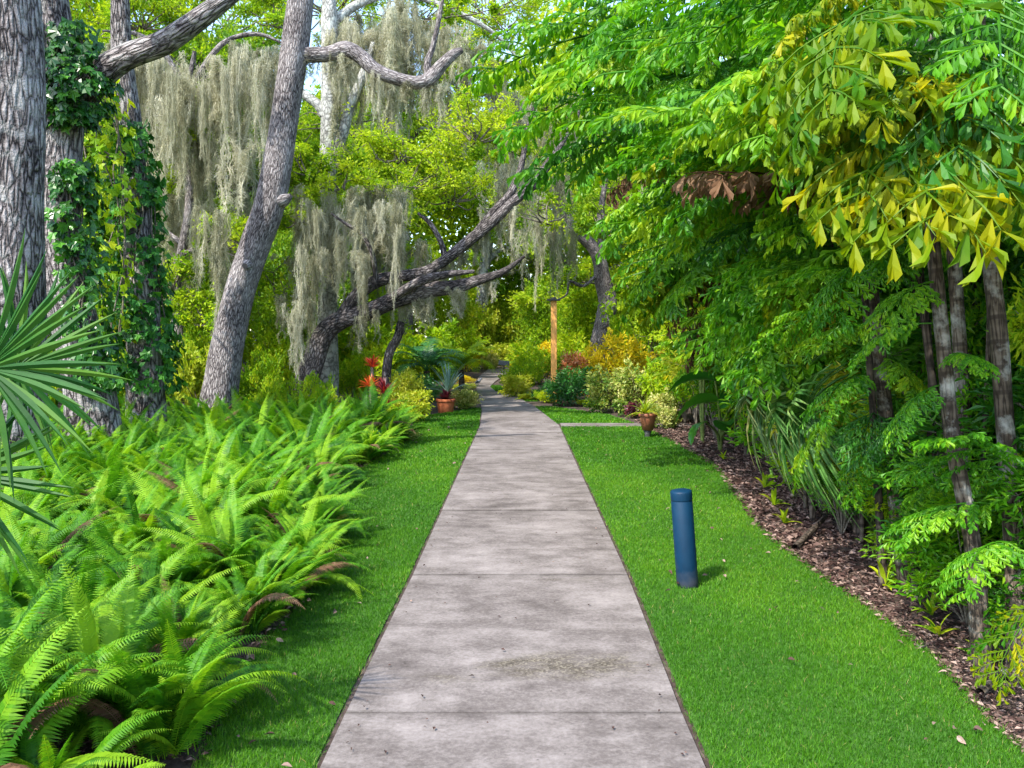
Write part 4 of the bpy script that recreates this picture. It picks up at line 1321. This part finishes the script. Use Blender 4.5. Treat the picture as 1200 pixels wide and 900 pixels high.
# arching fronds over the walk, from taller palms further in
st = [(3.6, 9.5, 0), (3.55, 9.5, 1.5), (3.4, 9.4, 3.0), (3.2, 9.3, 4.6), (3.1, 9.3, 5.4)]
palm('fishtail_palm', 'tall fishtail palm whose long fronds arch highest over the path', st, [.08, .07, .06, .05, .04],
     [('lime', gp(870, 60, 9.3), gp(560, 92, 9.4)), ('green', gp(880, 110, 9.3), gp(600, 160, 9.0)), ('green', gp(900, 20, 9.3), gp(640, 40, 9.0)), ('lime', gp(880, 80, 9.3), gp(650, 105, 8.4)), ('green', gp(880, 120, 9.3), gp(690, 150, 8.2)), ('green', gp(900, 0, 9.3), gp(700, 55, 8)),
      ('green', gp(900, 60, 9.3), gp(730, 95, 7.6)), ('dark', gp(880, 160, 9.3), gp(625, 205, 9.3))], M['palmtrunk'])
st = [(3.4, 7.8, 0), (3.3, 7.8, 1.5), (3.1, 7.7, 3.0), (3.0, 7.6, 4.4)]
palm('fishtail_palm', 'fishtail palm with bright green fronds spread above the lawn bollard', st, [.08, .07, .06, .04],
     [('lime', gp(960, 40, 7.6), gp(770, 60, 7)), ('green', gp(970, 80, 7.6), gp(760, 140, 7.2)), ('green', gp(960, 20, 7.6), gp(820, 60, 6.4)), ('yellow', gp(970, 160, 7.6), gp(760, 205, 7.6)), ('green', gp(980, 180, 7.6), gp(800, 260, 7.0)), ('lime', gp(980, 100, 7.6), gp(850, 140, 6.2)),
      ('dead', gp(980, 130, 7.7), gp(790, 180, 8.2)), ('dark', gp(980, 260, 7.7), gp(830, 300, 7.6)), ('green', gp(990, 300, 7.7), gp(870, 350, 7.0))], M['palmtrunk'])
st = [(4.0, 12.5, 0), (3.9, 12.4, 2), (3.6, 12.3, 3.6), (3.4, 12.2, 5)]
palm('fishtail_palm', 'fishtail palm with a brown dead frond deeper along the thicket edge', st, [.08, .07, .06, .04],
     [('green', gp(880, 60, 12), gp(700, 90, 11.6)), ('green', gp(880, 100, 12), gp(690, 210, 11.6)), ('dead', gp(880, 170, 12), gp(720, 230, 11.8)), ('green', gp(890, 200, 12), gp(720, 290, 11.4)), ('green', gp(890, 240, 12), gp(750, 330, 11)), ('dark', gp(890, 230, 12), gp(780, 250, 10.6)),
      ('dead', gp(890, 320, 12), gp(800, 390, 11)), ('yellow', gp(890, 300, 12), gp(770, 370, 11))], M['palmtrunk'])
wall = []
for i in range(20):
    x1, y1 = U(735, 930), U(235, 470)
    Y1 = np.interp(x1, [700, 930], [12.5, 6.6]) + U(-.4, .5)
    if x1 < 790:
        y1 = min(y1, 360)
    wall.append((random.choice(['lime', 'lime', 'green', 'yellow', 'green']), gp(x1 + U(90, 150), y1 - U(30, 90), Y1 + .7), gp(x1, y1, Y1 - .3)))
st = [(3.5, 9.9, 0), (3.45, 9.9, 1.2), (3.4, 9.8, 2.4), (3.4, 9.8, 3.6)]
palm('fishtail_palm', 'bright fishtail palm whose many fronds face the lawn beside the paddle plant', st, [.06, .05, .045, .03], wall, M['palmtrunk'])
# thicket stems behind, alike
k = 0
for (x, y, hgt) in [(2.75, 5.2, 4.2), (3.1, 6.4, 4.6), (3.3, 5.4, 5.0), (2.9, 7.3, 4.4), (3.9, 6.8, 5.2), (3.2, 8.7, 5), (4.4, 8.3, 5.5), (3.3, 10.6, 5), (4.6, 10.4, 5.6), (3.2, 12.0, 4.6), (3.5, 14.2, 5), (4.8, 13.2, 5.6), (4.2, 15.8, 5), (5.2, 17.5, 5.2), (4.4, 19.5, 4.6), (3.9, 4.6, 5.2)]:
    lx, ly = rng.normal(-.15, .15), rng.normal(0, .15)
    st = [(x, y, -.05), (x + lx * .3, y + ly * .3, hgt * .35), (x + lx * .8, y + ly * .8, hgt * .7), (x + lx * 1.5, y + ly, hgt)]
    zlo = .8 if y > 7 else 2.3
    palm('fishtail_palm', 'green fishtail palm crowded inside the thicket right of the lawn', st, [.055, .042, .038, .03], auto_fronds(st, (zlo, hgt), 13 if y > 7 else 7, ['green', 'green', 'lime', 'lime', 'lime', 'dark', 'yellow'] + (['dead'] if k % 3 == 0 else [])), M['palmdark'] if k % 2 else M['palmtrunk'], 'crowded thicket palms')
    k += 1

# thin bare stems in the shade
kk = 0
for (px, py, r, tx) in [(953, 612, .03, -.05), (944, 600, .024, .03), (1036, 690, .03, -.1), (1090, 694, .03, .05), (1105, 700, .025, -.05), (1128, 712, .035, -.18), (1010, 640, .022, .06), (985, 625, .03, .02), (1150, 735, .02, .1), (1180, 730, .04, .0), (1070, 660, .022, .1), (1118, 660, .04, .05), (1160, 680, .05, -.05), (1045, 640, .03, .02)]:
    x, y = G(px, py)
    mb = MB()
    hgt = U(2.2, 3.4)
    tube(mb, [(0, 0, -.04), (tx * .4, 0.05, hgt * .3), (tx, .1, hgt * .65), (tx * 1.2 + U(-.1, .1), .2, hgt)], [r, r * .85, r * .7, r * .4], 9, 8, .05)
    o = mb.build('bare_stem', M['palmdark'], None, True)
    o.location = (x, y, 0)
    tag(o, 'thin bare stem standing in the shade of the thicket', 'stem', 'bare stems in the thicket')

# thicket bushes
tb = [bush_proto('thicket_bush', 'dense broadleaf bush filling the thicket behind the palms', 'bush', M['fish'], 2.4, 1.1, 5200, .085, T_oval(.36), 18, 'thicket bushes'),
      bush_proto('thicket_bush', 'dense broadleaf bush filling the thicket behind the palms', 'bush', M['fishdark'], 2.6, 1.1, 5200, .085, T_diamond(.3), 18, 'thicket bushes'),
      bush_proto('thicket_bush', 'dense broadleaf bush filling the thicket behind the palms', 'bush', M['bush'], 2.2, 1.0, 5200, .075, T_diamond(.3), 18, 'thicket bushes')]
k = 0
for (x, y, sc, z) in [(4.4, 5.8, 1.3, 0), (4.0, 7.2, 1.1, 0), (5.0, 7.4, 1.5, 0), (3.9, 9.0, 1.0, 0), (5.0, 9.4, 1.6, 0), (3.7, 10.4, .9, 0), (5.2, 11.5, 1.7, 0), (3.7, 11.8, .95, 0), (4.0, 13.4, 1.1, 0), (3.6, 15.2, .9, 0), (5.4, 14.4, 1.7, 0), (4.6, 16.5, 1.2, 0), (6.0, 17.5, 1.7, 0), (4.2, 18.2, .95, 0), (5.2, 20, 1.2, 0), (6.5, 9, 2.0, 0), (6.8, 12, 2.0, 0), (7.2, 15, 2.1, 0), (5.8, 5.6, 1.9, 0), (7.6, 19, 2.1, 0), (5.6, 4.0, 1.9, 0), (4.9, 4.6, 1.3, 0), (6.5, 7, 2.1, 0)]:
    drop(tb[k % 3], (x, y, z), U(0, 6.28), (sc, sc, sc * U(.95, 1.25)))
    k += 1
# foliage behind the thicket, its dark leaf colour standing for interior shade
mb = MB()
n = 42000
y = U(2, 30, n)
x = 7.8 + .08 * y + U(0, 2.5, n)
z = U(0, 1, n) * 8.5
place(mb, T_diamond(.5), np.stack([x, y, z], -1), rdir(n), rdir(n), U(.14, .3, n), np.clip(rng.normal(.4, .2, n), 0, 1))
tag(mb.build('undergrowth', M['darkbush']), 'shade coloured tangled foliage closing the thicket behind its palms', 'foliage', kind='stuff')

# understorey of the oak woods
us = [bush_proto('sapling', 'tall leafy yellow green sapling filling the woods under the oaks', 'sapling', M[m_], 4.6, 1.9, 8500, .10, T_diamond(.5), 26, 'understorey saplings') for m_ in ('oak', 'bush', 'oak', 'oakdark')]
for i, (x, y) in enumerate([(-13.5, 22), (-9.5, 22.5), (-7.6, 21), (-6.2, 24.5), (-7.5, 26), (-10.5, 26), (-13.5, 29), (-16, 24), (-6, 35), (-9, 34), (2.8, 33.5), (5.0, 27), (1.4, 36), (3.4, 33), (5.6, 26), (6.5, 30), (2.2, 41), (0.3, 50), (-1.6, 50), (4.6, 38), (-11.5, 18.5), (-3.2, 40), (3.6, 23.8)]):
    drop(us[i % 4], (x, y, 0), U(0, 6.28), (U(.8, 1.05), U(.8, 1.05), U(.75, 1.5)))
# lighter growth on the sunny face of the thicket
fb = [bush_proto('thicket_shrub', 'light green fine leaved shrub on the sunny face of the thicket', 'shrub', M[m_], 2.6, .75, 4200, .085, T_diamond(.26), 20, 'sunny thicket shrubs') for m_ in ('bush', 'fish', 'lime', 'fishdark')]
for i, (x, y, z) in enumerate([(3.3, 8.8, 1.1), (3.1, 9.8, 1.05), (3.3, 10.9, 1.15), (3.5, 12.6, 1.2), (3.2, 14.0, 1.0), (3.2, 14.9, 1.2), (3.2, 16.6, 1.1), (3.6, 17.8, 1.2), (3.3, 6.8, 1.1), (3.5, 9.2, 1.35), (3.5, 5.2, 1.0), (3.2, 4.5, .8), (2.95, 5.6, .62), (3.6, 5.9, 1.3), (3.0, 7.4, 1.0), (2.9, 8.2, .9), (3.8, 7.9, 1.6), (3.9, 10.2, 1.7), (4.0, 13.2, 1.7), (3.3, 16, 1.5), (3.9, 4.6, 1.3), (3.1, 6.2, .9), (3.6, 12.0, 1.45), (3.7, 14.2, 1.4)]):
    near = y < 7 or x > 3.7  # near ones take a dark leaf colour for the interior shade
    drop(fb[3 if near else i % 3], (x, y, 0), U(0, 6.28), (1, 1, z), 'fine leaved shrub with shade darkened leaf colour between the thicket stems' if near else None, 'shade coloured thicket shrubs' if near else None)

# leafy low growth filling in between the stems
for i, (x, y, z) in enumerate([(2.75, 5.9, .52), (2.62, 5.0, .46), (3.0, 5.3, .75), (2.85, 6.6, .62), (2.75, 4.5, .5), (3.1, 6.0, .95), (3.15, 4.9, .9), (2.75, 7.3, .5), (3.0, 4.2, .7)]):
    drop(fb[(0, 1, 1)[i % 3]], (x, y, 0), U(0, 6.28), (.62, .62, z), 'leafy low shrub between the stems at the mulch edge', 'low shrubs at the mulch edge')

# ------------------------------------------------------------------ shrubs along the far path
sh = {}
def shrub(kind, *a, **k):
    sh[kind] = bush_proto(*a, **k)


shrub('dark', 'shrub', '', 'shrub', M['darkbush'], 1.0, .9, 3600, .075, T_diamond(.42), 10)
shrub('yellow', 'shrub', '', 'shrub', M['yellow'], 1.2, .9, 3400, .075, T_diamond(.42), 10)
shrub('pink', 'shrub', '', 'shrub', M['pink'], 1.1, .6, 1300, .12, T_diamond(.22), 7)
shrub('varieg', 'shrub', '', 'shrub', M['variegated'], 1.2, .8, 3400, .085, T_diamond(.5), 10)
shrub('lime', 'shrub', '', 'shrub', M['lime'], 1.1, .8, 3600, .08, T_diamond(.5), 10)
shrub('bush', 'shrub', '', 'shrub', M['bush'], 1.2, .9, 3600, .08, T_diamond(.45), 11)
shrub('bush2', 'shrub', '', 'shrub', M['bush'], 1.4, .8, 3000, .10, T_oval(.4), 9)
shrub('maroon', 'shrub', '', 'shrub', M['maroon'], .6, .35, 500, .09, T_diamond(.4), 5)


def put(kind, px, py, Y, hpx, wpx, label, group=None):
    """shrub whose top stands at pixel row py - measured by size, on the ground at depth Y"""
    x = (px - VX) * Y / F
    top = H - (py - VY) * Y / F
    base_h = {'dark': 1.0, 'yellow': 1.2, 'pink': 1.1, 'varieg': 1.2, 'lime': 1.1, 'bush': 1.2, 'bush2': 1.4, 'maroon': .6}[kind]
    base_w = {'dark': .9, 'yellow': .9, 'pink': .6, 'varieg': .8, 'lime': .8, 'bush': .9, 'bush2': .8, 'maroon': .35}[kind]
    sz = max(top, .2) / base_h
    sx = wpx * Y / F / (2 * base_w)
    return drop(sh[kind], (x, Y, 0), U(0, 6.28), (sx, sx, sz), label, group)


put('dark', 668, 432, 21.0, 0, 84, 'dark green mounded shrub at the far lawn end below the wooden post')
put('dark', 640, 452, 22.3, 0, 40, 'small dark green shrub at the foot of the wooden post')
put('bush', 640, 455, 21.6, 0, 34, 'low bright green shrub between lawn end and dark mound')
put('yellow', 728, 392, 22.4, 0, 100, 'golden yellow shrub below the crooked oak trunk')
put('yellow', 694, 406, 22.4, 0, 60, 'smaller golden yellow shrub beside the salmon pink one')
put('pink', 674, 410, 22.2, 0, 50, 'salmon pink leaved shrub next to the wooden post')
put('varieg', 720, 430, 18.9, 0, 80, 'cream and green variegated shrub at the back lawn corner')
put('varieg', 752, 424, 18.2, 0, 84, 'tall cream variegated shrub behind the small clay pot')
put('lime', 735, 440, 20.4, 0, 70, 'lime leaved shrub tucked behind the variegated ones')
put('maroon', 752, 445, 18.4, 0, 30, 'small maroon leaved plant among the variegated shrubs')
put('maroon', 738, 468, 17.6, 0, 30, 'low copper maroon plant near the side path')
put('bush2', 742, 362, 24.5, 0, 70, 'tall lime green shrub right of the crooked oak trunk')
put('bush2', 775, 420, 17.5, 0, 60, 'leafy green shrub just behind the paddle plant')
put('varieg', 775, 455, 16.6, 0, 50, 'low cream shrub beside the side path end')
put('bush', 612, 412, 25.0, 0, 60, 'rounded bright green shrub behind the sign stake')
put('lime', 606, 436, 23.6, 0, 44, 'yellow green shrub beside the sign stake')
put('bush', 632, 392, 30, 0, 80, 'wide green shrub under the moss behind the wooden post')
put('bush', 690, 380, 32, 0, 90, 'big green shrub beneath the crooked oak')
put('yellow', 640, 400, 34, 0, 60, 'golden shrub far behind the wooden post')
put('lime', 570, 400, 44, 0, 50, 'sunlit yellow shrub at the far end of the path')
put('yellow', 545, 402, 40, 0, 46, 'sunlit golden shrub left of the far path end')
put('varieg', 573, 412, 43, 0, 28, 'pale pinkish shrub where the path disappears')
put('lime', 612, 398, 47, 0, 60, 'lime shrub beyond the last bend of the path')
put('bush', 588, 392, 52, 0, 70, 'green bush standing beyond the path end')
put('varieg', 775, 470, 15.6, 0, 44, 'low cream and green plant just behind the small clay pot')
put('bush', 690, 466, 20.6, 0, 40, 'low green plant hugging the back edge of the small lawn')
put('lime', 622, 462, 22.6, 0, 40, 'low lime plant along the inner bend of the path')
put('bush', 650, 455, 24.5, 0, 60, 'green plant behind the foot of the wooden post')
put('lime', 560, 345, 48, 0, 60, 'tall lime shrub added to brighten the hollow left of the path end')  # pale lime leaves added here to brighten the dark hollow
put('lime', 598, 352, 50, 0, 64, 'tall lime shrub added to brighten the hollow behind the path end')
put('bush2', 580, 330, 53, 0, 80, 'high pale green bush farthest behind the path end')
put('yellow', 606, 405, 41, 0, 34, 'small golden shrub on the inside of the last path bend')
# left of the path
put('lime', 545, 450, 27, 0, 40, 'yellow rounded shrub touching the path bend')
put('yellow', 545, 440, 30, 0, 30, 'small golden shrub by the path bend')
put('varieg', 546, 452, 19.8, 0, 50, 'cream and pink variegated shrub right of the terracotta pot')
put('varieg', 486, 468, 18.6, 0, 40, 'low variegated shrub left of the terracotta pot')
put('dark', 498, 440, 20, 0, 50, 'blue grey leaved shrub behind the terracotta pot')
put('lime', 476, 428, 18.4, 0, 52, 'yellow green shrub between bromeliads and terracotta pot')
put('lime', 474, 452, 16.6, 0, 70, 'lime shrub in front of the red bromeliads')
put('bush', 448, 468, 15.0, 0, 80, 'light green shrub ending the fern bed')
put('bush', 410, 466, 14.4, 0, 70, 'light green shrub among the ferns below the sprawling oak')
put('dark', 455, 490, 14.0, 0, 56, 'low dark green shrub at the bed corner')
put('varieg', 472, 500, 13.9, 0, 44, 'low grey variegated plant at the lawn bend')
put('dark', 432, 506, 12.4, 0, 60, 'low dark green plant edging the lawn bend')
put('bush', 408, 500, 12.0, 0, 80, 'fine leaved green plant beside the ferns near the lawn bend')
put('varieg', 408, 548, 10.2, 0, 26, 'small grey variegated plant at the fern bed edge')
put('varieg', 398, 615, 7.4, 0, 24, 'tiny grey leaved plant under the ferns at the lawn edge')
for (px, py, Y, w, kd) in [(130, 375, 16, 90, 'lime'), (205, 372, 17.5, 90, 'bush'), (235, 390, 16.5, 70, 'lime'), (110, 400, 14.5, 70, 'bush'), (300, 398, 17.5, 70, 'bush'), (40, 380, 14, 90, 'bush'), (330, 380, 21, 80, 'bush2'), (250, 330, 23, 110, 'bush2'), (180, 320, 24, 110, 'lime'), (410, 400, 21, 70, 'bush'), (460, 385, 24, 80, 'bush2'), (500, 375, 28, 90, 'bush2'), (540, 375, 34, 70, 'bush2'), (420, 350, 26, 90, 'bush2'), (320, 430, 15.8, 60, 'bush'), (370, 430, 15.6, 60, 'bush')]:
    put(kd, px, py, Y, 0, w, 'yellow green bush growing beneath the oaks behind the fern bed', 'bushes beneath the oaks')


sd0 = strappy('seedling', 'small green seedling sprouting from the mulch', (0, 0, -50), 9, .22, .035, M['bush'], (20, 85), 'seedling', 'seedlings on the mulch', .9)
for i in range(11):
    y = 3.7 + 8 * U(0, 1) ** 1.4
    drop(sd0, (float(lawn_right(y)) + U(.15, .9), y, 0), U(0, 6.28), U(.6, 1.2))


# arching date palm fronds by the bend
def feather_palm(name, label, loc, n, L, mat, zt):
    t = thing(name, label, 'palm', loc)
    mb = MB()
    tube(mb, [(0, 0, 0), (.03, 0, zt * .5), (0, 0, zt)], [.10, .09, .08], 12, 6, .06)
    mb.build('trunk', M['palmdark'], t, True)
    for k in range(n):
        az = 6.28 * k / n + U(-.2, .2)
        e0 = R(U(35, 80)); bend = R(U(80, 130))
        S = 40
        tt = np.linspace(0, 1, S)
        ang = e0 - bend * tt ** 1.2
        st = np.stack([np.cos(ang), np.sin(ang)], -1) * L * U(.8, 1.1) / (S - 1)
        c = np.vstack([[0, 0], np.cumsum(st, 0)[:-1]])
        hd = np.array([math.cos(az), math.sin(az), 0])
        mid = hd * c[:, :1] + np.array([0, 0, 1.]) * c[:, 1:] + np.array([0, 0, zt])
        tan = unit(np.gradient(mid, axis=0))
        sd = unit(np.cross(tan, [0, 0, 1.]) + 1e-6)
        mb = MB()
        tube(mb, mid[::6], [.012, .003], 5, 3, tint=.6)
        for s in (-1, 1):
            sel = np.arange(5, S)
            place(mb, T_blade(.09, .2), mid[sel], sd[sel] * s + tan[sel] * .6 + rng.normal(0, .08, (len(sel), 3)), np.cross(sd[sel], tan[sel]), L * .24 * np.interp(tt[sel], [0, .3, .8, 1], [.5, 1, .8, .3]), np.clip(.5 + rng.normal(0, .12, len(sel)), 0, 1))
        mb.build('frond', mat, t)
    return t


x, y = (-1.75, 25.0)
feather_palm('date_palm', 'small feathery date palm arching beside the path bend', (x, y, 0), 14, 1.5, M['bush'], .7)
feather_palm('date_palm', 'darker date palm arching behind the terracotta pot', ((500 - VX) * 23 / F, 23, 0), 12, 1.5, M['darkbush'], .75)

# fallen branches on the mulch
for (a, b_, r, lab) in [((932, 648), (968, 618), .03, 'dark fallen branch lying across the mulch by the thin stems'), ((1148, 820), (1215, 776), .022, 'smooth grey fallen stick on the mulch at the photo corner'), ((1040, 690), (1052, 676), .008, 'pale thin twig on the mulch by the white blotched trunk'), ((1073, 757), (1088, 772), .006, 'short pale twig at the lawn and mulch border')]:
    p0, p1 = G(*a), G(*b_)
    mb = MB()
    L_ = math.dist(p0, p1)
    tube(mb, [(0, 0, r), ((p1[0] - p0[0]) * .5, (p1[1] - p0[1]) * .5 + .02, r * 1.6), (p1[0] - p0[0], p1[1] - p0[1], r + .06)], [r, r * .9, r * .6], 9, 6, .06)
    o = mb.build('fallen_branch', M['palmdark'] if r > .025 else M['palmtrunk'], None, True)
    o.location = (p0[0], p0[1], .01)
    tag(o, lab, 'branch')

# remove prototypes never placed
for lst in list(FR.values()):
    for o in lst:
        if o.name not in USED:
            bpy.data.objects.remove(o)
for o in [o for o in bpy.data.objects if o.parent is None and o.location.z < -40]:
    for ch in list(o.children):
        bpy.data.objects.remove(ch)
    bpy.data.objects.remove(o)

# ------------------------------------------------------------------ light, sky, camera
sc = bpy.context.scene
w = bpy.data.worlds.new('World')
sc.world = w
w.use_nodes = True
nt = w.node_tree
bg = nt.nodes['Background']
sky = nt.nodes.new('ShaderNodeTexSky')
sky.sky_type = 'NISHITA'
sky.sun_disc = False
to_sun = unit(np.array([-.52, -.62, .98]))
el = math.asin(to_sun[2])
az = math.atan2(to_sun[0], to_sun[1])
sky.sun_elevation = el
sky.sun_rotation = az
nt.links.new(sky.outputs[0], bg.inputs[0])
bg.inputs[1].default_value = .15
sl = bpy.data.lights.new('sun', 'SUN')
sl.energy = 2.2
sl.angle = R(.5)
sl.color = (1, .95, .86)
so = bpy.data.objects.new('sun', sl)
COL.objects.link(so)
from mathutils import Vector
so.rotation_euler = Vector(to_sun).to_track_quat('Z', 'Y').to_euler()

cam = bpy.data.cameras.new('camera')
co = bpy.data.objects.new('camera', cam)
COL.objects.link(co)
co.location = (0, 0, H)
co.rotation_euler = (R(90), 0, 0)
cam.sensor_width = 36
cam.lens = 30
cam.shift_x = -(VX - 600) / 1200
cam.shift_y = -(450 - VY) / 1200
cam.clip_start = .05
cam.clip_end = 600
sc.camera = co
sc.view_settings.view_transform = 'Standard'
sc.view_settings.look = 'None'
sc.view_settings.exposure = 2.05
sc.view_settings.gamma = 1
sc.view_settings.use_curve_mapping = False
sc.render.film_transparent = False
cy = sc.cycles
cy.max_bounces = 7
cy.diffuse_bounces = 4
cy.glossy_bounces = 2
cy.transmission_bounces = 4
cy.transparent_max_bounces = 4
cy.use_denoising = True
cy.use_adaptive_sampling = True
